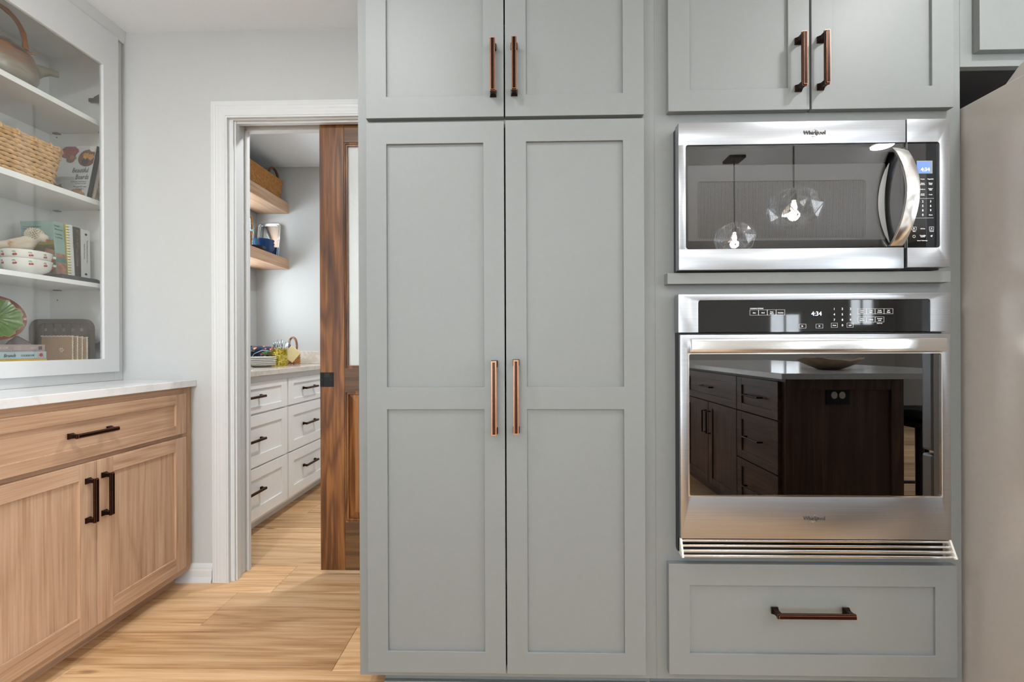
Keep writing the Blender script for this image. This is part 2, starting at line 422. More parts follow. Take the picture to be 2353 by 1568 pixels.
# floor: slab + planks
fl = struct('floor', B().box(XL-0.1, XR+0.1, YF_-0.1, YP+0.1, -0.06, -0.0065), plain('subfloor', '#6b4a2e', 0.8))
PW = 0.2225
row0 = 1.846
k0 = int(math.floor((YF_-row0)/PW)); k1 = int(math.ceil((YP-row0)/PW))
pid = 0
for k in range(k0, k1):
    ya = row0+k*PW; yb = ya+PW
    ya_, yb_ = max(ya, YF_), min(yb, YP)
    joint = {-1: -1.22, -2: -0.62, 0: -2.6, 1: -1.62, -3: -3.0}.get(k, -2.2-1.3*((k*0.381966) % 1))
    L = 1.52 if k > -12 else 1.8
    x = joint
    while x > XL: x -= L
    xmax = XR if yb_ < YB+0.3 else 0.25
    while x < xmax:
        xa, xb = max(x, XL), min(x+L, xmax)
        if xb-xa > 0.02:
            B().box(xa+0.0004, xb-0.0004, ya_+0.0004, yb_-0.0004, -0.0065, 0.0).build('plank', FLOORM, fl, bevel=0.0012, bseg=1)
        x += L
# ceilings
struct('ceiling', B().box(XL-0.1, XR+0.1, YF_-0.1, YP+0.1, CEIL, CEIL+0.06), CEILW)
# walls
struct('wall_left', B().box(XL-0.1, XL, YF_, YB, 0, CEIL), WALLW)
b = B(); ry0, ry1 = -2.5, 1.15
b.box(XR, XR+0.1, YF_, ry0, 0, CEIL); b.box(XR, XR+0.1, ry1, YB, 0, CEIL); b.box(XR, XR+0.1, ry0, ry1, 0, 0.5); b.box(XR, XR+0.1, ry0, ry1, 2.15, CEIL)
struct('wall_right', b, WALLW)
w = B().ring((ry0, ry1, 0.5, 2.15), (ry0+0.05, ry1-0.05, 0.55, 2.10), 0.0, XR+0.03, XR+0.07, fn=lambda u, v, k: (k, u, v))
for k in range(1, 4): w.box(XR+0.035, XR+0.065, ry0+k*(ry1-ry0)/4-0.02, ry0+k*(ry1-ry0)/4+0.02, 0.55, 2.10)
f = struct('window_5', w, TRIMW)  # unseen window, added for frontal fill light on the display cabinet
B().box(XR+0.048, XR+0.052, ry0+0.05, ry1-0.05, 0.55, 2.10).build('pane', PANE, f)
portal(XR+0.09, (ry0+ry1)/2, 1.325, (PI/2, 0, PI/2), ry1-ry0, 1.65)
DX0, DX1, DZ = -1.312, -0.590, 2.080      # doorway
b = B()
b.box(XL-0.1, DX0, YB, 2.05, 0, CEIL)
b.box(DX0, DX1, YB, 2.05, DZ+0.012, CEIL)
b.box(DX1, 0.30, YB, 1.952, 0, CEIL); b.box(DX1, 0.30, 2.034, 2.05, 0, CEIL)
b.box(0.30, XR+0.1, YB, 2.05, 0, CEIL)
struct('wall_back', b, WALLW)
# wall behind the camera, with windows
b = B()
wins = [(-2.0, 0.0, 0.35, 2.15), (3.60, 4.10, 1.02, 1.55), (4.75, 5.15, 1.32, 1.82)]  # first opening is unseen, sized for soft fill; other two mirror in the oven
xs = [XL-0.1]+[v for w in wins for v in w[:2]]+[XR+0.1]
for i in range(0, len(xs), 2): b.box(xs[i], xs[i+1], YF_-0.1, YF_, 0, CEIL)
for a, c, z0, z1 in wins: b.box(a, c, YF_-0.1, YF_, 0, z0); b.box(a, c, YF_-0.1, YF_, z1, CEIL)
struct('wall_front', b, WALLW)
for i, (a, c, z0, z1) in enumerate(wins):
    w = B().ring((a, c, z0, z1), (a+0.04, c-0.04, z0+0.04, z1-0.04), 0.0, YF_-0.07, YF_-0.03)
    w.box((a+c)/2-0.012, (a+c)/2+0.012, YF_-0.065, YF_-0.035, z0+0.04, z1-0.04)
    f = struct('window_%d' % (i+1), w, TRIMW)
    B().box(a+0.04, c-0.04, YF_-0.052, YF_-0.048, z0+0.04, z1-0.04).build('pane', PANE, f)
    portal((a+c)/2, YF_-0.09, (z0+z1)/2, (PI/2, 0, 0), c-a, z1-z0)
# pantry walls; window in its left wall
PXL = -2.095; py0, py1, pz0, pz1 = 2.35, 3.222, 1.215, 2.07
b = B(); b.box(PXL-0.1, PXL, 2.05, py0, 0, CEIL); b.box(PXL-0.1, PXL, py1, YP, 0, CEIL); b.box(PXL-0.1, PXL, py0, py1, 0, pz0); b.box(PXL-0.1, PXL, py0, py1, pz1, CEIL)
struct('wall_pantry_left', b, WALLW)
struct('wall_pantry_back', B().box(PXL-0.1, 0.35, YP, YP+0.1, 0, CEIL), WALLW)
struct('wall_pantry_right', B().box(0.25, 0.35, 2.05, YP, 0, CEIL), WALLW)
w = B().ring((py0, py1, pz0, pz1), (py0+0.03, py1-0.03, pz0+0.03, pz1-0.03), 0.0, PXL-0.07, PXL-0.03, fn=lambda u, v, k: (k, u, v))
w.box(PXL-0.065, PXL-0.035, py0, py1, (pz0+pz1)/2-0.012, (pz0+pz1)/2+0.012)
f = struct('window_4', w, TRIMW)
B().box(PXL-0.052, PXL-0.048, py0+0.03, py1-0.03, pz0+0.03, pz1-0.03).build('pane', PANE, f)
cs = B(); cw = 0.064
for (a, c, z0, z1) in ((py0-cw, py0, pz0-cw, pz1+cw), (py1, py1+cw, pz0-cw, pz1+cw), (py0, py1, pz0-cw, pz0), (py0, py1, pz1, pz1+cw)):
    cs.box(PXL, PXL+0.014, a, c, z0, z1); 
    if c-a > 0.2: cs.box(PXL+0.014, PXL+0.02, a-cw+0.01, c+cw-0.01, z0+0.01, z0+0.022)
cs.build('casing', TRIMW, f, bevel=0.002)
portal(PXL-0.09, (py0+py1)/2, (pz0+pz1)/2, (PI/2, 0, -PI/2), py1-py0, pz1-pz0)
# baseboards (profile: shoe, flat, stepped cap)
def baseboard(name, x0, x1, y, sgn=-1):
    prof = [(0, 0), (0.019, 0), (0.019, 0.006), (0.012, 0.026), (0.012, 0.052), (0.009, 0.060), (0.009, 0.066), (0.006, 0.076), (0.003, 0.083), (0, 0.083)]
    b = B().prism(prof, x0, x1, lambda u, v, w: (w, y+sgn*u, v)); return struct(name, b, TRIMW, bevel=0.0006)
baseboard('baseboard_back', -2.10, -1.389, YB)
baseboard('baseboard_right', 2.3, XR, YB)
baseboard('baseboard_pantry', -1.45, 0.25, YP)

# ------------------------------------------------------------------ doorway: fluted casing, split jamb, head jamb
CP = [(0.0, 0.0), (0.0, 0.0120), (0.008, 0.0124), (0.010, 0.0134), (0.016, 0.0134), (0.018, 0.0126), (0.025, 0.0142), (0.031, 0.0136), (0.040, 0.0144), (0.050, 0.0140), (0.060, 0.0148),
      (0.0655, 0.0148), (0.0668, 0.0125), (0.0690, 0.0125), (0.0705, 0.0158), (0.0755, 0.0158), (0.076, 0.0)]
def sweep_casing(b, y, sgn, xo, zo, xr):
    """mitred casing: left leg from floor, head across; xo,zo outer corner"""
    P = []
    for (u, d) in CP:
        P.append([(xo+u, y+sgn*d, 0.0), (xo+u, y+sgn*d, zo-u), (xr-u, y+sgn*d, zo-u), (xr-u, y+sgn*d, 0.0)])
    V = [[b.bm.verts.new(p) for p in r] for r in P]
    n = len(V)
    for i in range(n):
        j = (i+1) % n
        for k in range(3): b.bm.faces.new((V[i][k], V[j][k], V[j][k+1], V[i][k+1]))
    b.bm.faces.new([r[0] for r in V]); b.bm.faces.new([r[3] for r in V][::-1])
b = B(); sweep_casing(b, YB, -1, -1.386, 2.155, -0.490); struct('trim_1', b, TRIMW)
b = B(); sweep_casing(b, 2.05, 1, -1.386, 2.155, -0.490); struct('trim_2', b, TRIMW)
# left jamb: two posts with the pocket slot between, and head
b = B()
b.box(-1.312, -1.300, 1.93, 2.05, 0, DZ+0.012)
b.box(-1.300, -1.287, 1.940, 1.967, 0.0, DZ)
b.box(-1.300, -1.293, 1.930, 1.940, 0.0, DZ)
b.box(-1.300, -1.287, 2.022, 2.042, 0.0, DZ)
b.box(-1.300, -1.293, 2.042, 2.050, 0.0, DZ)
struct('trim_3', b, TRIMW, bevel=0.0012)
b = B()
b.box(-1.300, DX1, 1.9295, 1.945, DZ-0.005, DZ+0.012); b.box(-1.300, DX1, 1.945, 1.967, DZ-0.012, DZ+0.012); b.box(-1.300, DX1, 2.022, 2.050, DZ-0.006, DZ+0.012)
struct('trim_4', b, TRIMW, bevel=0.0012)
b = B(); b.box(DX1, DX1+0.012, 1.93, 1.967, 0, DZ); b.box(DX1, DX1+0.012, 2.022, 2.05, 0, DZ)
struct('trim_5', b, TRIMW, bevel=0.0012)

# ------------------------------------------------------------------ pocket door: stained pine, rain glass above, raised panel below
px0, px1, dy0, dy1, dz0, dz1 = -0.924, -0.135, 1.978, 2.013, 0.029, DZ-0.003
ST = 0.113
dr = struct('door_1', B().box(px0, px0+ST, dy0, dy1, dz0, dz1).box(px1-ST, px1, dy0, dy1, dz0, dz1), PINEV, bevel=0.0015)
for z0, z1 in ((1.992, dz1), (0.851, 0.953), (dz0, 0.248)):
    B().box(px0+ST, px1-ST, dy0+0.0008, dy1-0.0008, z0, z1).build('rail', PINEX, dr, bevel=0.001)
def molding(x0, x1, z0, z1):
    b = B(); 
    for (o_, w_, y_) in ((0.0, 0.005, 0.004), (0.005, 0.004, 0.009), (0.009, 0.006, 0.006)):
        b.ring((x0+o_, x1-o_, z0+o_, z1-o_), (x0+o_+w_, x1-o_-w_, z0+o_+w_, z1-o_-w_), 0.0, dy0+y_, dy1-y_)
    return b.build('molding', PINEV, dr)
molding(px0+ST, px1-ST, 0.953, 1.992); molding(px0+ST, px1-ST, 0.248, 0.851)
B().box(px0+ST+0.014, px1-ST-0.014, 1.992, 1.998, 0.966, 1.979).build('rain_glass_pane', RAIN, dr)
# raised panel with sloping field
b = B(); ax0, ax1, az0, az1 = px0+ST+0.014, px1-ST-0.014, 0.262, 0.837
b.box(ax0, ax1, 1.992, 1.999, az0, az1)
i_ = 0.032
for ys, ye in ((1.992, 1.982), (1.999, 2.009)):
    q = [(ax0, ys, az0), (ax1, ys, az0), (ax1, ys, az1), (ax0, ys, az1)]; p_ = [(ax0+i_, ye, az0+i_), (ax1-i_, ye, az0+i_), (ax1-i_, ye, az1-i_), (ax0+i_, ye, az1-i_)]
    V = [b.bm.verts.new(x) for x in q]; V2 = [b.bm.verts.new(x) for x in p_]
    for k in range(4): b.bm.faces.new((V[k], V[(k+1) % 4], V2[(k+1) % 4], V2[k]))
    b.bm.faces.new(V2)
b.build('raised_panel', PINEV, dr)
# pocket pull
lx0, lx1, lz0, lz1 = px0+0.0012, px0+0.063, 0.871, 0.937
b = B().ring((lx0, lx1, lz0, lz1), (lx0+0.016, lx1-0.018, lz0+0.003, lz1-0.003), 0.003, dy0-0.0025, dy0+0.0)
b.box(lx0+0.016, lx0+0.018, dy0-0.0015, dy0+0.0, lz0, lz1)
pl = b.build('pull_plate', BLACKM, dr)
B().box(lx0+0.016, lx1-0.018, dy0-0.0008, dy0-0.0002, lz0+0.003, lz1-0.003).build('recess', DARK, pl)
cv = B(); n = 8
for i in range(n):
    t0, t1 = i/n, (i+1)/n; zt0 = lz0+0.004+0.040*t0; zt1 = lz0+0.004+0.040*t1; g = lambda t: dy0-0.0010-0.0016*(1-t)**2
    w0 = 0.004*t0; w1 = 0.004*t1
    cv.hexa([(lx0+0.018+0.004*(1-t_), y_, z_) if x_ == 0 else (lx1-0.020, y_, z_) for x_ in (0, 1) for (yy) in (0, 1) for (t_, z_, y_) in ((t0, zt0, g(t0)+0.0004*yy), (t1, zt1, g(t1)+0.0004*yy))])
cv.build('thumb_lever', BLACKM, pl)
for xx in (lx0+0.008, lx1-0.009):
    B().tube([(xx, dy0-0.0025, 0.904), (xx, dy0-0.0038, 0.904)], 0.003, 10).build('screw', BLACKP, pl)

# ================================================================== SAGE CABINETS (front plane 1.285, doors 1.265)
FR, DR_ = 1.285, 1.265
def carcass(x0, x1, z0, z1, y1, rails, stile_l, stile_r, parent, mid=None):
    """face frame + side/back panels as separate parts"""
    gz = [v_ for q_ in rails for v_ in q_]; gz[0] = z0; gz[-1] = z1
    b = B().gridframe([x0, x0+stile_l, x1-stile_r, x1], gz, {(1, 1+2*k) for k in range(len(rails)-1)}, FR, FR+0.02, '-Y')
    b.build('face_frame', GREEN, parent, bevel=0.0008)
    B().box(x0, x0+0.016, FR+0.02, y1, z0, z1).build('side_panel', GREEN, parent)
    B().box(x1-0.016, x1, FR+0.02, y1, z0, z1).build('side_panel', GREEN, parent)
    B().box(x0+0.016, x1-0.016, y1-0.012, y1, z0, z1).build('back_panel', GREEN, parent)
CT = 2.40
tall = thing('pantry_cabinet', (-0.046, 1.6, 0), 'tall sage green pantry cabinet with two upper and two long lower doors, right of doorway', 'cabinet')
carcass(-0.4835, 0.3925, 0.076, CT, 1.925, [(0.076, 0.11), (1.70, 1.73), (CT-0.05, CT)], 0.036, 0.050, tall)
B().box(-0.4835+0.055, 0.3925, 1.350, 1.366, 0, 0.076).box(-0.4285, 0.38, 1.338, 1.350, 0, 0.018).build('toe_kick', GREEN, tall, bevel=0.001)
ST2 = 0.0605
def gdoor(x0, x1, z0, z1, par, mids=(), rail=None, name='door', pz=None):
    return shaker(name, '-Y', x0, x1, z0, z1, DR_, 0.0195, ST2, par, [GREEN], GREEN, mids, rail, 0.0075)
d1 = gdoor(-0.4535, -0.0485, 0.099, 1.7085, tall, mids=[(0.8685, 0.934)], rail=0.063)
d2 = gdoor(-0.0445, 0.3565, 0.099, 1.7105, tall, mids=[(0.8685, 0.934)], rail=0.063)
d3 = gdoor(-0.4535, -0.0485, 1.7215, 2.37, tall, rail=0.063)
d4 = gdoor(-0.0445, 0.3565, 1.7215, 2.37, tall, rail=0.063)
pull('-Y', -0.0785, 0.9045, 0.212, DR_, d1); pull('-Y', -0.0155, 0.9075, 0.212, DR_, d2)
pull('-Y', -0.0790, 1.8540, 0.152, DR_, d3); pull('-Y', -0.0180, 1.8560, 0.152, DR_, d4)

ovc = thing('oven_cabinet', (0.83, 1.6, 0), 'sage green cabinet housing the microwave and wall oven, with doors above and drawer below', 'cabinet')
carcass(0.3925, 1.2695, 0.076, CT, 1.925, [(0.076, 0.125), (0.395, 0.462), (1.194, 1.268), (1.676, 1.745), (CT-0.05, CT)], 0.066, 0.082, ovc)
B().box(0.3925, 1.2695, 1.350, 1.366, 0, 0.076).box(0.3925, 1.2695, 1.338, 1.350, 0, 0.018).build('toe_kick', plain('toe_kick_shade', '#6e7172', 0.5), ovc, bevel=0.001)
B().box(0.408, 1.2535, FR+0.021, 1.912, 1.208, 1.224).build('deck', GREEN, ovc); B().box(0.408, 1.2535, FR+0.021, 1.912, 0.420, 0.436).build('deck', GREEN, ovc)
d5 = gdoor(0.4265, 0.8285, 1.7285, 2.37, ovc, rail=0.0625); d6 = gdoor(0.8345, 1.2335, 1.7285, 2.37, ovc, rail=0.0625)
pull('-Y', 0.7955, 1.8550, 0.152, DR_, d5); pull('-Y', 0.8580, 1.8580, 0.152, DR_, d6)
dw = gdoor(0.4230, 1.2375, 0.1030, 0.4225, ovc, rail=0.0615, name='drawer')
pull('-Y', 0.8235, 0.2920, 0.218, DR_, dw, vert=False)
B().box(0.4190, 1.2130, 1.2550, FR, 1.2290, 1.2605).build('ledge_trim', GREEN, ovc, bevel=0.0008)

ofc = thing('over_fridge_cabinet', (1.74, 1.6, 1.855), 'sage green cabinet above the refrigerator, only its lower left corner showing', 'cabinet')
b = B().gridframe([1.2700, 1.330, 2.15, 2.21], [1.855, 1.915, CT-0.05, CT], {(1, 1)}, FR, FR+0.02, '-Y')
b.build('face_frame', GREEN, ofc, bevel=0.0008)
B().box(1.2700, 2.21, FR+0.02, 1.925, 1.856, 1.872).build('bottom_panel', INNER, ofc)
B().box(2.194, 2.21, FR+0.02, 1.925, 1.872, CT).build('side_panel', GREEN, ofc)
o7 = gdoor(1.3060, 1.740, 1.8905, 2.37, ofc, rail=0.062); o8 = gdoor(1.745, 2.18, 1.8905, 2.37, ofc, rail=0.062)
pull('-Y', 1.71, 2.00, 0.152, DR_, o7); pull('-Y', 1.775, 2.00, 0.152, DR_, o8)
struct('trim_6', B().prism([(0, 0), (0.02, 0), (0.055, 0.06), (0.055, 0.08), (0, 0.08)], -0.4835, 2.21, lambda u, v, w: (w, FR+0.02-u, CT+v)), GREEN)
# ------------------------------------------------------------------ refrigerator
FRG = plain('fridge_side', '#b5afa8', 0.32, 0.35, 0.02, 60, 0.02)
fr = thing('refrigerator', (1.73, 1.45, 0), 'grey stainless refrigerator seen side-on right of the oven cabinet', 'refrigerator')
B().box(1.2745, 2.185, 1.118, 1.88, 0.02, 1.737).build('body', FRG, fr, bevel=0.003)
hc = B().prism([(1.203, 0), (1.196, 0.012), (1.162, 0.043), (1.15, 0.047), (1.07, 0.047), (1.07, 0)], 1.300, 1.42, lambda u, v, w: (w, u, 1.7375+v)).build('hinge_cover', FRG, fr, bevel=0.002)
for x0, x1 in ((1.2765, 1.727), (1.733, 2.183)):
    dd = B().box(x0, x1, 1.075, 1.116, 0.72, 1.736).build('door', STEEL, fr, bevel=0.008)
    xx = 1.69 if x0 < 1.5 else 1.77
    B().tube([(xx, 1.074, 0.90), (xx, 1.030, 0.92), (xx, 1.030, 1.55), (xx, 1.074, 1.57)], 0.012, 10).build('handle', STEELP, dd, smooth=50)
dd = B().box(1.2765, 2.183, 1.075, 1.116, 0.06, 0.71).build('freezer_drawer', STEEL, fr, bevel=0.008)
B().tube([(1.40, 1.074, 0.64), (1.42, 1.030, 0.64), (2.04, 1.030, 0.64), (2.06, 1.074, 0.64)], 0.012, 10).build('handle', STEELP, dd, smooth=50)
B().box(1.30, 2.16, 1.14, 1.86, 0.0, 0.02).build('base', BLACKP, fr)

# ================================================================== MICROWAVE
mw = thing('microwave', (0.82, 1.3, 1.262), 'stainless steel built-in microwave with curved handle above the wall oven', 'microwave')
my = 1.235
B().box(0.462, 1.184, 1.262, 1.70, 1.2720, 1.6740).build('body', BLACKP, mw)
B().box(0.4475, 1.186, 1.262, 1.2848, 1.2645, 1.6780).build('mounting_flange', BLACKP, mw)
b = B(); b.box(0.4445, 1.0715, my, my+0.026, 1.6170, 1.6790); b.box(0.4445, 1.0655, my, my+0.026, 1.2655, 1.3235); 
b.box(0.4445, 0.4640, my, my+0.026, 1.3235, 1.6170)
# small quarter fillets in the window corners
for (cx, cz, sx, sz) in ((0.464, 1.617, 1, -1), (0.464, 1.3235, 1, 1)):
    r = 0.008; P = [(cx, cz)]+[(cx+sx*(r-r*math.sin(math.radians(a))), cz+sz*(r-r*math.cos(math.radians(a)))) for a in range(0, 91, 15)]
    b.prism(P, my, my+0.02, lambda u, v, w: (u, w, v))
mdoor = b.build('door', STEEL, mw, bevel=0.0022, smooth=30)
# inner glass assembly
b = B().ring((0.464, 1.0715, 1.3235, 1.617), (0.476, 1.030, 1.350, 1.566), 0.004, my+0.0155, my+0.022); b.build('inner_bezel', plain('bezel_black', '#131313', 0.2), mdoor)
GREYP = plain('screen_surround', '#a0a0a0', 0.4)
b = B().ring((0.476, 1.030, 1.350, 1.566), (0.504, 0.975, 1.357, 1.520), 0.006, my+0.017, my+0.023); b.build('screen_surround', GREYP, mdoor)
b = B()
nsl = 118
for i in range(nsl):
    x = 0.506+(0.973-0.506)*i/(nsl-1); b.box(x, x+0.0020, my+0.0195, my+0.0205, 1.358, 1.519)
tag(b.build('perforated_screen', plain('screen_metal', '#aeaeae', 0.45, 0.2), mdoor), kind='stuff')
B().box(0.502, 0.978, my+0.0225, my+0.0245, 1.354, 1.523).build('cavity_back', DARK, mdoor)
B().box(0.4645, 1.0712, my+0.004, my+0.0065, 1.3238, 1.6168).build('window_glass', MWPANE, mdoor)
# handle: bowed strap with finger recess shadow
b = B(); n = 16; A = []
for i in range(n+1):
    t = i/n; z = 1.3275+0.2745*t; w = 0.046*math.sin(PI*t)**0.75 if 0 < t < 1 else 0
    dx = 0.004*math.sin(PI*t); A.append((z, my-0.002-w, dx-0.006*(1-t)))
rows = []
for z, y, dx in A:
    rows.append([b.bm.verts.new(p) for p in ((1.0330+dx, y, z), (1.0680+dx, y, z), (1.0680+dx, y+0.008, z), (1.0330+dx, y+0.008, z))])
for a, c in zip(rows[:-1], rows[1:]):
    for k in range(4): b.bm.faces.new((a[k], a[(k+1) % 4], c[(k+1) % 4], c[k]))
b.bm.faces.new(rows[0]); b.bm.faces.new(rows[-1][::-1])
b.build('handle', steel('handle_steel', '#e4e2df', 0.2, 'X'), mdoor, bevel=0.0015, smooth=35)
# concave finger scoop beside the handle
b = B(); L1, L2 = [], []
for i in range(13):
    t = i/12; z = 1.338+0.222*t; s2 = math.sin(PI*t)
    L1.append(b.bm.verts.new((1.028-0.030*s2**0.8, my+0.0030, z))); L2.append(b.bm.verts.new((1.030-0.014*s2, my+0.0034, z)))
for i in range(12): b.bm.faces.new((L1[i], L1[i+1], L2[i+1], L2[i]))
b.build('finger_scoop', plain('scoop_grey', '#8b8b8b', 0.35), mdoor)
# swirl logo lettering
def logo(x, z, y, par, size=0.0158):
    t = text('Whirlpool', size, (x, y-0.0012, z), plain('badge_dark', '#4d4a48', 0.35, 0.4), par, name='badge_lettering', extrude=0.0006, xs=0.92)
    b = B(); pts = []
    for i in range(15):
        a = math.radians(60-285*i/14); pts.append((x+0.0385+0.0105*math.cos(a)*(1.15 if i > 7 else 1), y-0.0012, z+0.0035+0.011*math.sin(a)*(1.0 if i < 9 else 0.9)))
    pts = [(x+0.030+0.016*math.cos(math.radians(a))*0.75, y-0.0014, z+0.0035+0.0105*math.sin(math.radians(a))) for a in (95, 75, 50, 25, 0, -20)] + [(x+0.036-0.0045*k, y-0.0014, z-0.0035-0.0022*math.sin(k*0.8)) for k in range(0, 4)]
    b.tube(pts, 0.0007, 6); b.build('badge_swirl', STEELP, par, smooth=60)
logo(0.7915, 1.6415, my, mdoor)
# control side
b = B()
b.ring((1.0750, 1.1915, 1.2685, 1.6805), (1.0758, 1.1640, 1.3225, 1.6165), 0.007, my-0.0005, my+0.0265, corners=(1, 0, 0, 1))
cp = b.build('control_frame', STEEL, mw, bevel=0.0018, smooth=30)
B().rrect((1.0712, 1.1635, 1.3230, 1.6160), 0.006, my+0.0045, my+0.0075, corners=(1, 0, 0, 1)).build('control_glass', BGLASS, cp)
cy = my+0.0044
B().box(1.105, 1.1485, cy-0.0006, cy, 1.5300, 1.5660).build('display_bezel', plain('lcd_edge', '#7d8a84', 0.3), cp)
B().box(1.106, 1.1420, cy-0.0010, cy-0.0004, 1.5305, 1.5630).build('display', emit('lcd_blue', '#5b78cc', 0.55), cp)
LED = emit('digit_glow', '#dfeaff', 1.6)
text('4:34', 0.0145, (1.1155, cy-0.0014, 1.5365), LED, cp, name='clock_digits')
def lab(s, x, z, size, par, y=None, al='CENTER', nm='lettering'): return text(s, size, (x, (y or cy)-0.0004, z), WHITEP, par, align=al, name=nm, extrude=0.0001, bold=0.0001)
for s, x, z in (('Potato', 1.1215, 1.5135), ('Vegetable', 1.1430, 1.5135), ('Steam', 1.1215, 1.5020), ('Simmer', 1.1215, 1.4985), ('Warm', 1.1430, 1.5020), ('Hold', 1.1430, 1.4985), ('Defrost', 1.1215, 1.4850),
                ('Soften/', 1.1430, 1.4865), ('Melt', 1.1430, 1.4830), ('Cook', 1.1215, 1.4720), ('Power', 1.1215, 1.4685), ('Cook', 1.1430, 1.4700), ('Clock', 1.1430, 1.4130), ('+30 Sec', 1.1210, 1.3750), ('Turntable', 1.1210, 1.3560), ('On/Off', 1.1210, 1.3525), ('Start', 1.0980, 1.3680), ('Cancel', 1.1455, 1.3680)):
    lab(s, x, z, 0.0042, cp)
lab('Sensor Technology', 1.1200, 1.3420, 0.0036, cp)
for i, r in enumerate((('2', '3'), ('5', '6'), ('8', '9'), ('0', ''))):
    for j, s in enumerate(r):
        if s: lab(s, 1.1215+0.0215*j, 1.4495-0.0125*i, 0.0088, cp, nm='digit')
b = B()
b.box(1.105, 1.152, cy-0.0003, cy, 1.4605, 1.4610); b.box(1.100, 1.151, cy-0.0003, cy, 1.4060, 1.4065)
for x in (1.0980, 1.1455):
    b.ring((x-0.0062, x+0.0062, 1.3725, 1.3815), (x-0.0056, x+0.0056, 1.3731, 1.3809), 0.0, cy-0.0004, cy)
b.prism([(1.0960, 1.3745), (1.0960, 1.3795), (1.1002, 1.3770)], cy-0.0004, cy, lambda u, v, w: (u, w, v))
for sg in (-1, 1): b.obox((1.1455, cy-0.0002, 1.3770), (0.0018, 0, 0.0018*sg), (0, 0.0001, 0), (0.0003, 0, -0.0003*sg))
b.tube([(1.0975+0.0035*math.cos(a*PI/8), cy-0.0004, 1.3550+0.0035*math.sin(a*PI/8)) for a in range(16)], 0.0005, 4, closed=True)
b.prism([(1.1420, 1.3560), (1.1480, 1.3590), (1.1465, 1.3525)], cy-0.0004, cy, lambda u, v, w: (u, w, v))
tag(b.build('printed_marks', WHITEP, cp), kind='stuff')

# ================================================================== WALL OVEN
ov = thing('wall_oven', (0.826, 1.3, 0.46), 'stainless steel wall oven with black glass door below the microwave', 'oven')
oy = 1.245
b = B()   # open cavity box
b.box(0.462, 0.474, oy+0.035, 1.80, 0.470, 1.186); b.box(1.174, 1.184, oy+0.035, 1.80, 0.470, 1.186); b.box(0.474, 1.174, 1.785, 1.80, 0.470, 1.186)
b.box(0.474, 1.174, oy+0.035, 1.785, 0.470, 0.56); b.box(0.474, 1.174, oy+0.035, 1.785, 1.06, 1.186)
b.build('cavity', plain('enamel_black', '#17161a', 0.4), ov)
b = B().box(0.4500, 0.4560, oy+0.010, FR, 0.4620, 1.1920); b.box(0.456, 1.19, oy+0.014, FR, 1.0840, 1.0885); b.build('trim_gap', BLACKP, ov)
b = B().ring((0.4460, 1.2045, 1.0895, 1.1985), (0.5020, 1.1470, 1.0895, 1.1800), 0.007, oy, oy+0.030, corners=(1, 1, 0, 0))
op = b.build('control_panel', STEEL, ov, bevel=0.0015, smooth=30)
B().rrect((0.5025, 1.1465, 1.0900, 1.1795), 0.006, oy+0.0025, oy+0.006, corners=(1, 1, 0, 0)).build('control_glass', BGLASS, op)
yy = oy+0.0025
text('4:34', 0.0170, (0.8190, yy-0.0006, 1.1355), LED, op, name='clock_digits', xs=1.0)
def olab(s, x, z, size=0.0042, al='CENTER'): return text(s, size, (x, yy-0.0004, z), WHITEP, op, align=al, name='lettering', extrude=0.0001, bold=0.0001)
olab('COOKING OPTIONS', 0.6480, 1.1555, 0.0040, 'LEFT')
b = B()
def cells(x0, z0, n, w, h):
    for i in range(n): b.ring((x0+i*w, x0+(i+1)*w, z0, z0+h), (x0+i*w+0.0004, x0+(i+1)*w-0.0004, z0+0.0004, z0+h-0.0004), 0.0, yy-0.0004, yy)
cells(0.6475, 1.1375, 4, 0.0245, 0.0155)
for i, s in enumerate((('Bake', ''), ('Broil', ''), ('Keep', 'Warm'), ('Favorites', ''))):
    if s[1]: olab(s[0], 0.6600+i*0.0245, 1.1455); olab(s[1], 0.6600+i*0.0245, 1.1405)
    else: olab(s[0], 0.6600+i*0.0245, 1.1430)
for i in range(3):
    for j in range(3): text(str(1+i*3+j), 0.0085, (0.8830+0.0225*j, yy-0.0004, 1.1515-0.0155*i), WHITEP, op, align='CENTER', name='digit', extrude=0.0001, bold=0.0001)
text('0', 0.0085, (0.9055, yy-0.0004, 1.1050), WHITEP, op, align='CENTER', name='digit', extrude=0.0001, bold=0.0001)
cells(0.8745, 1.1020, 1, 0.0175, 0.0125); cells(0.9180, 1.1020, 1, 0.0175, 0.0125); olab('Clock', 0.8832, 1.1065); olab('Light', 0.9268, 1.1065)
cells(0.7850, 1.1000, 1, 0.0195, 0.0120); cells(0.8320, 1.1000, 1, 0.0195, 0.0120)
b.prism([(0.7925, 1.1035), (0.7925, 1.1085), (0.7970, 1.1060)], yy-0.0004, yy, lambda u, v, w: (u, w, v))
for sg in (-1, 1): b.obox((0.8417, yy-0.0002, 1.1060), (0.0022, 0, 0.0022*sg), (0, 0.0001, 0), (0.0003, 0, -0.0003*sg))
cells(0.9470, 1.1395, 4, 0.0247, 0.0150); cells(0.9470, 1.1165, 3, 0.0247, 0.0150)
for i, s in enumerate((('Cook', 'Time'), ('Delay', 'Start'), ('Cook', '& Hold'), ('Self', 'Clean'))): olab(s[0], 0.9594+i*0.0247, 1.1480); olab(s[1], 0.9594+i*0.0247, 1.1430)
for i, s in enumerate((('Timer', 'Set/Off'), ('Settings', ''), ('Control', 'Lock'))):
    if s[1]: olab(s[0], 0.9594+i*0.0247, 1.1250); olab(s[1], 0.9594+i*0.0247, 1.1200)
    else: olab(s[0], 0.9594+i*0.0247, 1.1225)
olab('Hold 3 sec', 1.0085, 1.1120, 0.0034)
tag(b.build('printed_boxes', WHITEP, op), kind='stuff')
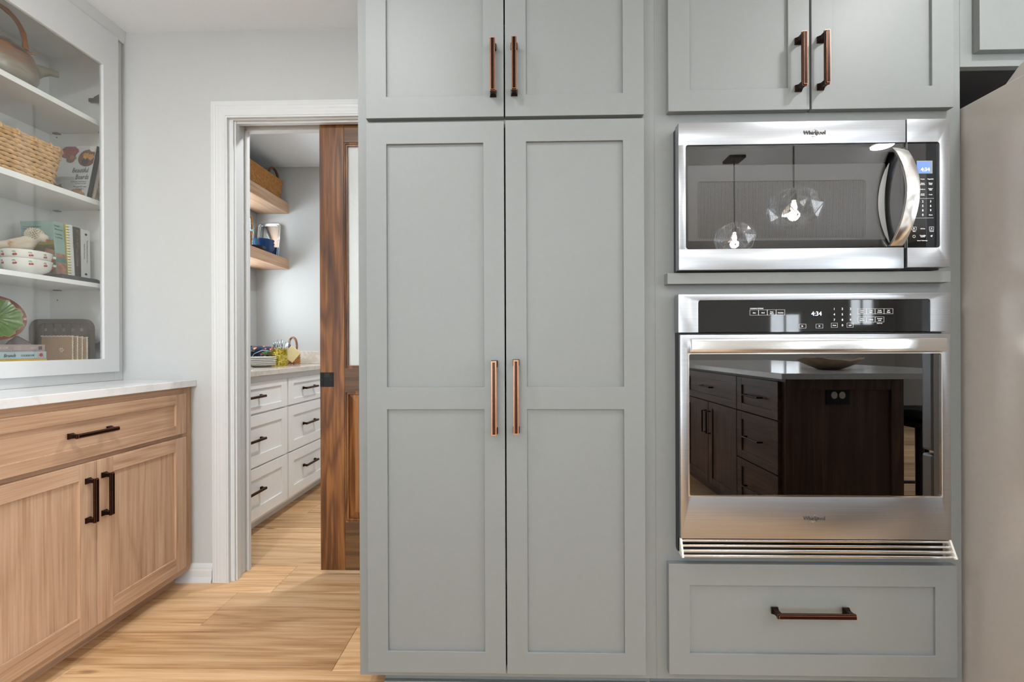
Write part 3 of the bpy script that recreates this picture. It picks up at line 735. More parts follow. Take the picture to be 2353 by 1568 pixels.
# door
b = B().ring((0.4505, 1.2030, 0.5040, 1.0835), (0.4750, 1.1755, 0.6270, 1.0285), 0.006, oy, oy+0.034)
od = b.build('door', STEEL, ov, bevel=0.0022, smooth=30)
b = B().ring((0.4725, 1.1780, 0.6245, 1.0310), (0.4755, 1.1750, 0.6275, 1.0280), 0.005, oy-0.0014, oy+0.006); b.build('window_bead', STEELP, od)
B().rrect((0.4752, 1.1753, 0.6272, 1.0283), 0.005, oy+0.002, oy+0.005).build('window_glass', OVPANE, od)
b = B().ring((0.476, 1.1745, 0.628, 1.0275), (0.545, 1.105, 0.665, 0.985), 0.02, oy+0.006, oy+0.0085); b.build('window_mask', plain('mask_black', '#040404', 0.5), od)
# wide bar handle
b = B(); prof = [(0.0, 0.0), (0.0155, 0.0), (0.0172, 0.0015), (0.0180, 0.010), (0.0180, 0.028), (0.0172, 0.0365), (0.0155, 0.038), (0.0, 0.038)]
b.prism(prof, 0.4765, 1.1765, lambda u, v, w: (w, oy-u, 1.0335+v)); b.build('handle', steel('bar_steel', '#e2e0dd', 0.2, 'X'), od, bevel=0.001, smooth=50)
logo(0.7925, 0.5590, oy, od)
# racks inside
def rack(z):
    b = B()
    for k in range(15): b.tube([(0.49, 1.31+0.028*k, z), (1.158, 1.31+0.028*k, z)], 0.0016, 6)
    for x in (0.49, 0.72, 0.93, 1.158): b.tube([(x, 1.305, z-0.003), (x, 1.73, z-0.003)], 0.002, 6)
    b.tube([(0.49, 1.305, z+0.004), (1.158, 1.305, z+0.004)], 0.0025, 6)
    tag(b.build('rack', STEELP, ov), label='chrome wire oven rack')
rack(0.800); rack(0.655)
# bottom vent grille: four slanted bars, end caps
vt = B().box(0.452, 1.198, 1.266, FR, 0.4565, 0.5020).build('vent_back', BLACKP, ov)
for k in range(4):
    z = 0.5000-0.0130*k; y = oy+0.003-0.0035*k
    b = B().prism([(0, 0), (0.010, 0.0), (0.0120, 0.0012), (0.0128, 0.0035), (0.0120, 0.0060), (0.010, 0.0072), (0.0, 0.0072)], 0.4560-0.001*k*0, 1.2000+0.0012*k, lambda u, v, w: (w, y+0.012-u, z-0.0065+v))
    b.build('vent_bar', STEELP, vt, bevel=0.0004)
for x0 in (0.4500, 1.2005):
    b = B().prism([(oy+0.004, 0.5030), (oy-0.0125, 0.4560), (oy-0.008, 0.4530), (oy+0.018, 0.4590), (oy+0.018, 0.5030)], x0, x0+0.0055, lambda u, v, w: (w+(0.5030-v)*(0.06 if x0 > 1 else 0), u, v)); b.build('end_cap', plain('cap_steel', '#dcdad2', 0.3, 0.3), vt, bevel=0.0006)

# ================================================================== OAK BASE CABINET (left run), faces +X
XF, XD = -1.4895, -1.4700
base = thing('base_cabinet', (-1.81, 1.45, 0), 'natural oak base cabinet with one wide drawer over two doors, under the glass display cabinet', 'cabinet')
fx0 = XF-0.02
B().box(fx0, XF, 1.864, 1.930, 0.0780, 0.879).build('stile', OAKV, base, bevel=0.001)
B().box(fx0, XF, 1.02, 1.083, 0.060, 0.879).build('stile', OAKV, base, bevel=0.001)
for za, zb in ((0.655, 0.69), (0.838, 0.879)): B().box(fx0, XF-0.0005, 1.083, 1.864, za, zb).build('rail', OAKY, base, bevel=0.001)
B().prism([(1.083, 0.060), (1.905, 0.060), (1.930, 0.078), (1.864, 0.0781), (1.864, 0.112), (1.083, 0.112)], fx0, XF-0.0004, lambda u, v, w: (w, u, v)).build('rail', OAKY, base, bevel=0.001)
B().box(XL+0.002, fx0, 1.912, 1.929, 0.078, 0.879).build('side_panel', OAKV, base); B().box(XL+0.002, fx0, 1.02, 1.038, 0.060, 0.879).build('side_panel', OAKV, base)
B().box(XL+0.002, fx0, 1.038, 1.912, 0.062, 0.078).build('bottom_panel', OAKY, base)
B().box(-1.568, -1.550, 1.02, 1.905, 0.0, 0.062).build('toe_kick', OAKY, base)
def odoor(name, y0, y1, z0, z1, st, rb, rt_):
    b = B(); th = 0.0195
    b.box(XD-th, XD, y0, y0+st, z0, z1, 0); b.box(XD-th, XD, y1-st, y1, z0, z1, 0)
    b.box(XD-th, XD-0.0003, y0+st-0.0004, y1-st+0.0004, z0, z0+rb, 1); b.box(XD-th, XD-0.0003, y0+st-0.0004, y1-st+0.0004, z1-rt_, z1, 1)
    o = b.build(name, [OAKV, OAKY], base, bevel=0.0014)
    B().box(XD-th+0.002, XD-0.0085, y0+st-0.003, y1-st+0.003, z0+rb-0.003, z1-rt_+0.003).build('panel', OAKV if name == 'door' else OAKY, o)
    return o
a1 = odoor('door', 1.4755, 1.8770, 0.0925, 0.6630, 0.0585, 0.0625, 0.0545)
a2 = odoor('door', 1.0720, 1.4735, 0.0925, 0.6630, 0.0585, 0.0625, 0.0545)
a3 = odoor('drawer', 1.0720, 1.8770, 0.6800, 0.8520, 0.0560, 0.0400, 0.0440)
pull('+X', 1.4990, 0.5400, 0.150, XD, a1); pull('+X', 1.4420, 0.5360, 0.150, XD, a2); pull('+X', 1.4520, 0.7650, 0.150, XD, a3, vert=False)
ct = B().box(XL+0.001, -1.4635, 0.99, 1.9295, 0.8795, 0.9085).build('countertop', QUARTZ, None, bevel=0.002)
tag(ct, 'white quartz countertop slab lying on the oak base cabinet', 'countertop')

# ================================================================== WHITE GLASS-FRONT DISPLAY CABINET
XU = -1.8022
dc = thing('display_cabinet', (-1.965, 1.45, 0.909), 'white glass-front display cabinet full of dishes and books, above the oak base cabinet', 'cabinet')
cy0, cy1, FLZ = 0.99, 1.929, 0.985
B().box(XL+0.002, XU-0.019, 1.911, cy1, 0.909, 2.427).build('side_panel', CABW, dc)
B().box(XL+0.002, XU-0.019, cy0, cy0+0.018, 0.909, 2.427).build('side_panel', CABW, dc)
B().box(XL+0.002, XL+0.012, cy0+0.018, 1.911, 0.909, 2.427).build('back_panel', CABW, dc)
B().box(XL+0.012, XU-0.019, cy0+0.018, 1.911, 0.967, FLZ).build('bottom_panel', CABW, dc)
B().box(XL+0.012, XU-0.019, cy0+0.018, 1.911, 2.36, 2.378).build('top_panel', CABW, dc)
b = B(); b.box(XU-0.019, XU, 1.888, cy1, 0.909, 2.427); b.box(XU-0.019, XU, cy0, cy0+0.04, 0.909, 2.427); b.box(XU-0.019, XU-0.0003, cy0+0.04, 1.888, 0.909, 0.978); b.box(XU-0.019, XU-0.0003, cy0+0.04, 1.888, 2.335, 2.427)
b.build('face_frame', TRIMW, dc, bevel=0.0008)
SH = [(2.0150, 2.0360), (1.6690, 1.6915), (1.3135, 1.3320)]
for z0, z1 in SH:
    s_o = B().box(XL+0.012, -1.826, cy0+0.019, 1.9105, z0, z1).build('shelf', CABW, dc, bevel=0.001)
    for x in (-1.865, -2.075):
        B().box(x-0.012, x+0.012, 1.895, 1.9108, z0-0.004, z0-0.0005).build('shelf_clip', plain('clip_metal', '#8a8781', 0.35, 0.9), s_o)
b = B()
for xx, zs in ((-1.8760, [1.05, 1.11, 1.16, 1.215, 1.27, 1.379, 1.430, 1.482, 1.534, 1.587, 1.638, 1.743, 1.796, 1.849, 1.900, 1.952, 2.004, 2.09, 2.14]), (-2.083, [1.269, 2.0])):
    for z in zs: b.tube([(xx, 1.9112, z), (xx, 1.9104, z)], 0.0028, 8)
tag(b.build('pin_holes', plain('hole_dark', '#4a443f', 0.7), dc), kind='stuff')
XG = -1.7825
def gdoor2(y0, y1, st):
    z0, z1 = 0.948, 2.4265; b = B()
    b.gridframe([y0, y0+st, y1-st, y1], [z0, 1.0065, 2.2660, z1], {(1, 1)}, XG, XU+0.0008, '+X')
    o = b.build('door', TRIMW, dc, bevel=0.0015)
    B().box(XU+0.006, XU+0.0095, y0+st, y1-st, 1.0065, 2.2660).build('glass_pane', PANE, o)
    return o
g1 = gdoor2(1.270, 1.8935, 0.0710); g2 = gdoor2(0.995, 1.266, 0.05)
HM = plain('hinge_metal', '#7f7871', 0.35, 0.85)
for z in (1.062, 2.160):
    b = B().box(-1.925, -1.832, 1.898, 1.9105, z-0.0075, z+0.0075); b.prism([(-1.895, z+0.0075), (-1.872, z+0.020), (-1.815, z+0.020), (-1.815, z-0.020), (-1.872, z-0.020), (-1.895, z-0.0075)], 1.892, 1.9104, lambda u, v, w: (u, w, v)); b.hexa([(-1.845, 1.896, z-0.006), (-1.845, 1.896, z+0.006), (-1.845, 1.905, z-0.006), (-1.845, 1.905, z+0.006), (-1.815, 1.86, z-0.018), (-1.815, 1.86, z+0.018), (-1.815, 1.875, z-0.018), (-1.815, 1.875, z+0.018)])
    b.tube([(-1.908, 1.8985, z), (-1.908, 1.8970, z)], 0.004, 10)
    b.build('hinge', HM, g1, bevel=0.001)
b = B().prism([(XU-0.02, 2.427), (-1.7905, 2.427), (-1.7885, 2.431), (-1.7805, 2.4795), (XU-0.02, 2.4795)], cy0, 1.9295, lambda u, v, w: (u, w, v)); b.build('crown', TRIMW, dc, bevel=0.0006)

# ---- shelf contents ------------------------------------------------
def spindle(b, c, d, L, r, seg=6, mi=0, flat=1.0, up=(0, 0, 1)):
    c, d = Vector(c), Vector(d).normalized(); upv = Vector(up); s = d.cross(upv).normalized(); u = s.cross(d).normalized()
    rings = []
    for t, k in ((-0.5, 0.25), (-0.28, 0.85), (0.0, 1.0), (0.28, 0.85), (0.5, 0.25)):
        rings.append([b.bm.verts.new(c+d*L*t+(u*math.cos(2*PI*q/seg)+s*math.sin(2*PI*q/seg)*flat)*r*k) for q in range(seg)])
    for A, C in zip(rings[:-1], rings[1:]):
        for q in range(seg): b.bm.faces.new((A[q], A[(q+1) % seg], C[(q+1) % seg], C[q])).material_index = mi
    b.bm.faces.new(rings[0][::-1]).material_index = mi; b.bm.faces.new(rings[-1]).material_index = mi
def basket(name, label, loc, sx, sy, h, taper, rows, slen, mats, group=None, twist=0.28, rim_r=0.009, handle=False):
    """woven basket: rows of twisted strands round a tapered rounded rectangle"""
    root = thing(name, loc, label, 'basket', group); L = Vector(loc)
    def loop(hx, hy, rc, n_):
        pts = []
        for cx, cy, a0 in ((hx-rc, hy-rc, 0), (-hx+rc, hy-rc, 90), (-hx+rc, -hy+rc, 180), (hx-rc, -hy+rc, 270)):
            for k in range(5): a = math.radians(a0+22.5*k); pts.append(Vector((cx+rc*math.cos(a), cy+rc*math.sin(a), 0)))
        cum = [0]
        for i in range(len(pts)): cum.append(cum[-1]+(pts[(i+1) % len(pts)]-pts[i]).length)
        out = []
        for q in range(n_):
            s = cum[-1]*(q/n_) % cum[-1]; i = max(k for k in range(len(pts)) if cum[k] <= s); f = (s-cum[i])/max(1e-9, cum[i+1]-cum[i])
            p = pts[i].lerp(pts[(i+1) % len(pts)], f); t = (pts[(i+1) % len(pts)]-pts[i]).normalized(); out.append((p, t))
        return out, cum[-1]
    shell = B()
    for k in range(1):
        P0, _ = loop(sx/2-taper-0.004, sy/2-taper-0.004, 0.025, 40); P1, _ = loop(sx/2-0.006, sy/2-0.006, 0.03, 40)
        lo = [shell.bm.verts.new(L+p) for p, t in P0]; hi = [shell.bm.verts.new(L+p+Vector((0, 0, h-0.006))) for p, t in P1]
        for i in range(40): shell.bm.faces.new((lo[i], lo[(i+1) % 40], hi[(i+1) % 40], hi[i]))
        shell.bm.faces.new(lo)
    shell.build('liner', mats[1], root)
    w = B(); ph = h/rows
    for r in range(rows):
        t = (r+0.5)/rows; hx = sx/2-taper*(1-t); hy = sy/2-taper*(1-t)
        _, per = loop(hx, hy, 0.03, 8); n_ = int(per/(slen*0.72)); P, _ = loop(hx, hy, 0.03, n_)
        for i, (p, tg) in enumerate(P):
            P2 = P[(i+(0 if r % 2 else 0)) % n_]
            off = tg*(slen*0.36*(r % 2)); q = L+p+off+Vector((0, 0, 0.006+(ph-0.0006)*(r+0.5)+random.uniform(-1, 1)*ph*0.05))
            d = tg+Vector((0, 0, -twist*(1+random.uniform(-.3, .3)))); spindle(w, q, d, slen*1.12, ph*0.50, 6)
    tag(w.build('weave', mats[0], root, smooth=60), kind='stuff')
    rim = B(); P, per = loop(sx/2+0.002, sy/2+0.002, 0.032, int(per/(slen*0.75)))
    for i, (p, tg) in enumerate(P):
        for dz in (0.0, -rim_r*1.05): spindle(rim, L+p+Vector((0, 0, h-rim_r*0.5+dz)), tg, slen*1.0, rim_r*0.55, 6)
        if i % 2 == 0 and twist < 0.4: rim.tube([L+p+Vector((0, 0, h+rim_r*0.3)), L+p+tg.cross(Vector((0, 0, 1)))*rim_r*0.85+Vector((0, 0, h-rim_r*0.6)), L+p+tg.cross(Vector((0, 0, 1)))*rim_r*0.7+Vector((0, 0, h-rim_r*1.9))], rim_r*0.42, 6)
    tag(rim.build('rim', mats[0], root, smooth=60), kind='stuff')
    return root
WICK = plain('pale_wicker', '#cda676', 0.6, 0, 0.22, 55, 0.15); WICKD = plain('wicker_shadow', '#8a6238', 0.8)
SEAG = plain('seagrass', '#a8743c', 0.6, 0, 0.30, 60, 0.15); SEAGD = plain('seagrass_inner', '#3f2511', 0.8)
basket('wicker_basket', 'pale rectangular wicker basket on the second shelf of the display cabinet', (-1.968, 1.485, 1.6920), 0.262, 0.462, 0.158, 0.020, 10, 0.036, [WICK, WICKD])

def book(name, label, x1, y0, y1, z0, h, w, mat, lean=0.0, group=None, cover=None):
    """standing book, spine faces +X at x1; thickness y0..y1 at base; lean = shift in Y of the top"""
    root = thing(name, (x1-w/2, (y0+y1)/2, z0), label, 'book', group)
    def bx(bb, xa, xb, ya, yb, za, zb, mi=0):
        bb.hexa([(x, y+lean*((z-z0)/h), z) for x in (xa, xb) for y in (ya, yb) for z in (za, zb)], mi)
    b = B(); t = 0.0018
    bx(b, x1-w, x1, y0, y0+t, z0, z0+h); bx(b, x1-w, x1, y1-t, y1, z0, z0+h); bx(b, x1-t, x1, y0+t, y1-t, z0, z0+h)
    b.build('cover', mat, root, bevel=0.0006)
    b = B(); bx(b, x1-w+0.002, x1-t, y0+t, y1-t, z0+0.002, z0+h-0.003); b.build('pages', plain('paper', '#dcd5c6', 0.8) if 'paper' not in MATS else MATS['paper'], root)
    return root
def blob(b, fn, pts, w0, w1, mi=0): b.prism(pts, w0, w1, fn, mi)
PAPER = plain('paper', '#dcd5c6', 0.8, noise_amt=0.05, nscale=300)
# third shelf: books on a slate board
slate = B().prism([(1.712, 0.0), (1.868, 0.0), (1.872, 0.001), (1.869, 0.010), (1.862, 0.017), (1.852, 0.0195), (1.712, 0.0195)], -2.03, -1.842, lambda u, v, w: (w, u, 1.3325+v)).build('slate_board', plain('slate', '#4b4b4d', 0.4, noise_amt=0.08, nscale=30), None, bevel=0.003)
tag(slate, 'dark grey serving board lying flat under the cookbooks', 'board')
BZ = 1.3525
TEAL = plain('teal_cover', '#8fa9a0', 0.45, noise_amt=0.06, nscale=25)
bk = book('paperback_book', 'faded teal paperback cookbook with landscape cover, leftmost of the standing books', -1.878, 1.722, 1.762, BZ, 0.212, 0.135, TEAL, -0.016)
fb = lambda u, v, w: (-2.013+u, 1.722-0.016*(v/0.212)-0.0004-w, BZ+v)      # art on the side facing the camera
cvb = bk.children[0]
b = B(); b.prism([(0.002, 0.002), (0.133, 0.002), (0.133, 0.128), (0.002, 0.128)], 0, 0.0003, fb); b.build('landscape_print', plain('olive_print', '#66602c', 0.6, noise_amt=0.3, nscale=40), cvb)
b = B(); b.prism([(0.002, 0.118), (0.133, 0.118), (0.133, 0.137), (0.002, 0.137)], 0.0003, 0.0005, fb); b.build('field_print', plain('ochre_print', '#8f7d2e', 0.6, noise_amt=0.2, nscale=50), cvb)
b = B(); b.prism([(0.085, 0.002), (0.133, 0.002), (0.133, 0.095), (0.100, 0.105), (0.086, 0.080)], 0.0005, 0.0007, fb); b.build('food_print', plain('peach_print', '#a97f62', 0.6, noise_amt=0.35, nscale=60), cvb)
for i in range(7):
    text('fresh recipes for country cooking at home'[0:38-(i*5) % 9], 0.0062, (-2.003, 1.7065, BZ+0.187-0.0085*i), plain('small_print', '#4c5a57', 0.6) if 'small_print' not in MATS else MATS['small_print'], cvb, name='lettering', xs=0.8)
b = B()
b.hexa([(-1.8772+k*0.0003, y+(-0.016)*((z-BZ)/0.212), z) for k in (0, 1) for y in (1.724, 1.760) for z in (BZ+0.003, BZ+0.085)]); b.build('spine_print', plain('rust_print', '#a2775f', 0.6, noise_amt=0.4, nscale=60), cvb)
b = B()
b.hexa([(-1.8770+k*0.0003, y+(-0.016)*((z-BZ)/0.212), z) for k in (0, 1) for y in (1.724, 1.760) for z in (BZ+0.05, BZ+0.068)]); b.build('spine_print', plain('teal_stripe', '#587f7c', 0.6, noise_amt=0.2, nscale=60), cvb)
for i, s in enumerate(('Simple', 'American', 'Country', 'Cooking')): text(s, 0.0095, (-1.8765, 1.7100+0.001*i, BZ+0.192-0.013*i-(0.006 if i > 1 else 0)), MATS['small_print'], cvb, '+X', name='lettering', xs=0.85)
YEL = plain('yellow_cover', '#cdbb63', 0.5, noise_amt=0.04)
bk = book('comb_bound_book', 'yellow cookbook with a white comb binding on its spine', -1.880, 1.766, 1.790, BZ, 0.214, 0.140, YEL, -0.010)
b = B()
b.hexa([(-1.8795+k*0.002, y-0.010*((z-BZ)/0.214), z) for k in (0, 1) for y in (1.778, 1.792) for z in (BZ+0.001, BZ+0.214)])
for i in range(19):
    z = BZ+0.006+0.0112*i; yo = -0.010*((z-BZ)/0.214)
    b.tube([(-1.8800, 1.768+yo, z), (-1.8770, 1.772+yo, z), (-1.8765, 1.780+yo, z)], 0.0030, 6)
b.build('comb_binding', plain('white_plastic', '#e9e9e6', 0.3), bk)
text('COUNTRY RECIPES COLLECTION', 0.0070, (-1.8770, 1.7830, BZ+0.205), MATS['small_print'], bk, '+X', name='lettering', roll=-PI/2, xs=0.8)
BRN = plain('dark_brown_cover', '#4c3f37', 0.4, noise_amt=0.08)
bk = book('hardback_book', 'thick dark brown cookbook with gold spine lettering', -1.882, 1.794, 1.822, BZ, 0.212, 0.145, BRN, -0.004)
text('BEST of the BEST from LOUISIANA', 0.0135, (-1.8810, 1.8015, BZ+0.203), plain('gold_print', '#a58d6d', 0.4, 0.4), bk, '+X', name='lettering', roll=-PI/2, xs=0.78)
WHT = plain('white_cover', '#dcdcda', 0.45)
bk = book('ring_binder', 'white recipe binder with two round spine holes, rightmost of the standing books', -1.885, 1.826, 1.866, BZ, 0.212, 0.15, WHT, -0.002)
for z in (BZ+0.192, BZ+0.020): B().tube([(-1.8851, 1.846, z), (-1.8842, 1.846, z)], 0.0048, 16).build('binder_hole', BLACKP, bk)
text('Treasured Recipes Served & Saved at Home', 0.0068, (-1.8843, 1.8490, BZ+0.168), MATS['small_print'], bk, '+X', name='lettering', roll=-PI/2, xs=0.8)
text('Recipes with a Touch of Love', 0.0068, (-1.8843, 1.8370, BZ+0.150), MATS['small_print'], bk, '+X', name='lettering', roll=-PI/2, xs=0.8)
# cherry bowls
CER = plain('white_ceramic', '#e4e2dc', 0.12, noise_amt=0.01); CHR = plain('cherry_red', '#b02a1c', 0.3); LEAF = plain('leaf_green', '#7f9a68', 0.4)
def cherry_bowl(label, z, r=0.0700, h=0.052):
    c = (-1.893, 1.628, z); root = thing('cherry_bowl', c, label, 'bowl', 'stacked cherry bowls')
    pr = [(0.0, 0.001), (0.028, 0.0), (0.034, 0.003), (0.058, 0.018), (0.0665, 0.034), (0.069, h), (0.0665, h+0.001), (0.064, 0.034), (0.055, 0.020), (0.03, 0.007), (0, 0.006)]
    B().lathe([(a*r/0.07, zz) for a, zz in pr], c, 40).build('bowl_body', CER, root, smooth=50)
    b = B(); b.obox((c[0]+0.010, c[1]+r+0.001, z+h-0.007), (0.018, 0, 0), (0, 0.009, 0), (0, 0, 0.005)); b.build('lug_handle', CER, root, bevel=0.0025)
    cr, lf = B(), B()
    for a in range(-104, 60, 36):
        for da, dz in ((-2.6, 0.0), (2.6, 0.001)):
            an = math.radians(a+da); rr = 0.0668*r/0.07; q = Vector((c[0]+rr*math.cos(an), c[1]+rr*math.sin(an), z+0.0355+dz)); cr.lathe([(0, -0.0036), (0.0025, -0.0026), (0.0036, 0), (0.0025, 0.0026), (0, 0.0036)], q, 10)
        for da, zz, sl, L_, r_ in ((-3.6, 0.0462, 0.5, 0.008, 0.0017), (-0.5, 0.0468, -0.2, 0.007, 0.0014), (1.6, 0.0430, -1.6, 0.006, 0.0006), (-1.6, 0.0430, 1.6, 0.006, 0.0006)):
            an = math.radians(a+da); rr = 0.0680*r/0.07; q = Vector((c[0]+rr*math.cos(an), c[1]+rr*math.sin(an), z+zz)); spindle(lf, q, (-math.sin(an), math.cos(an), sl), L_, r_, 5)
    tag(cr.build('cherry_print', CHR, root, smooth=60), kind='stuff'); tag(lf.build('leaf_print', LEAF, root, smooth=60), kind='stuff')
    return root
cherry_bowl('white bowl with red cherries, bottom of the stack of two', 1.3325, 0.0705, 0.056)
cherry_bowl('white bowl with red cherries nested on top of its twin, holding the animal figurine', 1.3650, 0.0700, 0.056)
# ceramic animal figurine lying across the bowls: one continuous body via skin
def skin(name, pts, edges, radii, mat, parent, sub=2, origin=None):
    me = bpy.data.meshes.new(name); org = Vector(origin or pts[0]); me.from_pydata([Vector(p)-org for p in pts], edges, []); o = bpy.data.objects.new(name, me); COL.objects.link(o)
    o.modifiers.new('skin', 'SKIN'); m2 = o.modifiers.new('sub', 'SUBSURF'); m2.levels = sub; m2.render_levels = sub
    for i, r in enumerate(radii): me.skin_vertices[0].data[i].radius = (r, r)
    me.skin_vertices[0].data[0].use_root = True
    dg = bpy.context.evaluated_depsgraph_get(); m3 = bpy.data.meshes.new_from_object(o.evaluated_get(dg)); bpy.data.objects.remove(o)
    m3.name = name; m3.materials.clear(); m3.materials.append(mat); m3.polygons.foreach_set('use_smooth', [True]*len(m3.polygons))
    o = bpy.data.objects.new(name, m3); COL.objects.link(o); WP[o.name] = org; o.location = org-wpos(parent)
    if parent: o.parent = parent
    return o
def glaze():
    m, nt, b = newmat('speckled_glaze'); v = mapping(nt, (1, 1, 1), False); f = noise(nt, v, 26, 3, 0.5)
    c = ramp(nt, f, [(0.42, '#c9c1b4'), (0.60, '#c7b195'), (0.70, '#a4602c')]); nt.links.new(c, b.inputs['Base Color']); b.inputs['Roughness'].default_value = 0.25; return m
GLZ = glaze()
fz = 1.4325
fig = thing('animal_figurine', (-1.905, 1.636, fz-0.01), 'cream and rust glazed ceramic animal figurine resting in the top cherry bowl', 'figurine')
dv = Vector((0.80, 0.60, 0)); c0 = Vector((-1.925, 1.612, fz))
P = [c0+dv*0.0+Vector((0, 0, 0.012)), c0-dv*0.03+Vector((0, 0, 0.010)), c0-dv*0.050+Vector((0, 0, 0.002)), c0+dv*0.028+Vector((0, 0, 0.014)), c0+dv*0.044+Vector((0, 0, 0.036)), c0+dv*0.058+Vector((0, 0, 0.056)), c0+dv*0.080+Vector((0, 0, 0.050)), c0+dv*0.090+Vector((0, 0, 0.044)), c0+dv*0.040+Vector((0, 0, -0.004))]
skin('body', P, [(0, 1), (1, 2), (0, 3), (3, 4), (4, 5), (5, 6), (6, 7), (3, 8)], [0.019, 0.018, 0.012, 0.022, 0.022, 0.025, 0.019, 0.014, 0.015], GLZ, fig)
b = B()
for i in range(130):
    a = i*2.39996; zz = 1-1.5*(i/130); rr = math.sqrt(max(0, 1-zz*zz)); q = P[5]-dv*0.004+Vector((math.cos(a)*rr*0.024, math.sin(a)*rr*0.024, 0.026*zz)); spindle(b, q, (math.cos(a)*0.8, math.sin(a)*0.8, 0.9), 0.011, 0.0034, 5)
tag(b.build('mane', plain('pale_glaze', '#c4b8a6', 0.35, noise_amt=0.12, nscale=60), fig, smooth=60), kind='stuff')
B().obox(P[7]+Vector((0.004, -0.004, -0.002)), (0.002, 0.001, 0), (0, 0.003, 0), (0, 0, 0.0025)).build('mouth', CHR, fig)
# second shelf: leaning books
GRAYC = plain('pale_grey_cover', '#bfc2c4', 0.4, noise_amt=0.02)
def lean_book(name, label, x0, x1, yb, zb, h, th, lean, mat, spine):
    """book leaning back, front cover faces -Y, spine on the +X side"""
    root = thing(name, ((x0+x1)/2, yb, zb), label, 'book')
    g = lambda x, d, z: (x, yb+d+lean*(z/h), zb+z)
    b = B(); b.hexa([g(x, d, z) for x in (x0, x1) for d in (0, 0.002) for z in (0, h)]); b.hexa([g(x, d, z) for x in (x0, x1) for d in (th-0.002, th) for z in (0, h)])
    b.build('cover', mat, root, bevel=0.0004)
    b = B(); b.hexa([g(x, d, z) for x in (x1-0.002, x1+0.001) for d in (0, th) for z in (0, h)]); b.build('spine', spine, root)
    b = B(); b.hexa([g(x, d, z) for x in (x0+0.003, x1-0.003) for d in (0.002, th-0.002) for z in (0.003, h-0.003)]); b.build('pages', PAPER, root)
    return root, g
root, g = lean_book('cookbook', 'pale grey cookbook with platters of food on its cover, leaning behind the wicker basket', -2.035, -1.8455, 1.812, 1.6920, 0.242, 0.018, 0.046, GRAYC, plain('near_black_spine', '#2b2527', 0.5))
CVR = root.children[0]
def art(name, mat, poly, lift=0.0003): 
    b = B(); b.prism([(u, v) for u, v in poly], lift, lift+0.0002, lambda u, v, w: (-2.035+u, 1.812+0.046*(v/0.242)-w-0.0002, 1.692+v)); return b.build(name, mat, CVR)
def circ(cx, cy, r, n=20, wob=0.0): return [(cx+r*(1+wob*math.sin(5*2*PI*k/n+1))*math.cos(2*PI*k/n), cy+r*(1+wob*math.sin(7*2*PI*k/n))*math.sin(2*PI*k/n)) for k in range(n)]
BRW = plain('board_print', '#6b4128', 0.5, noise_amt=0.35, nscale=90)
def clampc(P): return [(min(0.187, max(0.002, u)), min(0.240, max(0.002, v))) for u, v in P]
art('board_print', BRW, clampc(circ(0.157, 0.185, 0.040)), 0.0004); art('food_print', plain('food_yellow', '#b98f45', 0.5, noise_amt=0.4, nscale=110), circ(0.150, 0.196, 0.014, 12, .2), 0.0008)
art('food_print', plain('food_dark', '#39323a', 0.5, noise_amt=0.3, nscale=120), circ(0.150, 0.166, 0.015, 12, .2), 0.0008); art('food_print', plain('food_orange', '#c08552', 0.5, noise_amt=0.4, nscale=120), clampc(circ(0.173, 0.190, 0.014, 12, .25)), 0.0008)
art('food_print', plain('berry_print', '#8a3f38', 0.5, noise_amt=0.5, nscale=100), clampc(circ(0.075, 0.215, 0.036, 20, .12)), 0.0005); art('food_print', plain('olive_food', '#6c5a3a', 0.5, noise_amt=0.5, nscale=100), clampc(circ(0.085, 0.185, 0.022, 14, .15)), 0.0006)
art('food_print', plain('dip_print', '#a8615a', 0.4), circ(0.089, 0.190, 0.010, 14), 0.001)
art('food_print', plain('salad_print', '#7a6a3e', 0.5, noise_amt=0.5, nscale=110), clampc(circ(0.050, 0.030, 0.034, 16, .15)), 0.0005); art('food_print', plain('nuts_print', '#a5825a', 0.5, noise_amt=0.5, nscale=130), clampc(circ(0.140, 0.008, 0.036, 18, .12)), 0.0005)
art('dish_print', plain('dish_white', '#d8d6d2', 0.4), clampc(circ(0.178, 0.232, 0.018, 14)), 0.0009)
INK = plain('black_ink', '#1c1c1e', 0.5)
def ctext(s, size, u, v, sh=0.25, xs=1.0, mat=None, al='CENTER'): text(s, size, (-2.035+u, 1.812+0.046*(v/0.242)-0.0016, 1.692+v), mat or INK, CVR, '-Y', al, name='lettering', shear=sh, xs=xs, bold=-0.0002)
ctext('Beautiful', 0.0300, 0.139, 0.117, 0.35, 0.68); ctext('Boards', 0.0300, 0.152, 0.086, 0.35, 0.68)
ctext('50 Amazing Snack Boards', 0.0080, 0.141, 0.072, 0, 0.8); ctext('for Any Occasion', 0.0080, 0.152, 0.063, 0, 0.8); ctext('Maegan Brown', 0.0115, 0.150, 0.048, 0.3, 0.85); ctext('The BakerMama', 0.0070, 0.152, 0.039, 0, 0.8)
root, g = lean_book('cookbook', 'thin cookbook with a patterned grey spine, behind the pale grey platter cookbook', -2.03, -1.832, 1.8345, 1.6920, 0.236, 0.014, 0.046, plain('taupe_cover', '#a79c92', 0.45, noise_amt=0.1, nscale=60), plain('patterned_spine', '#9a8676', 0.5, noise_amt=0.6, nscale=75))

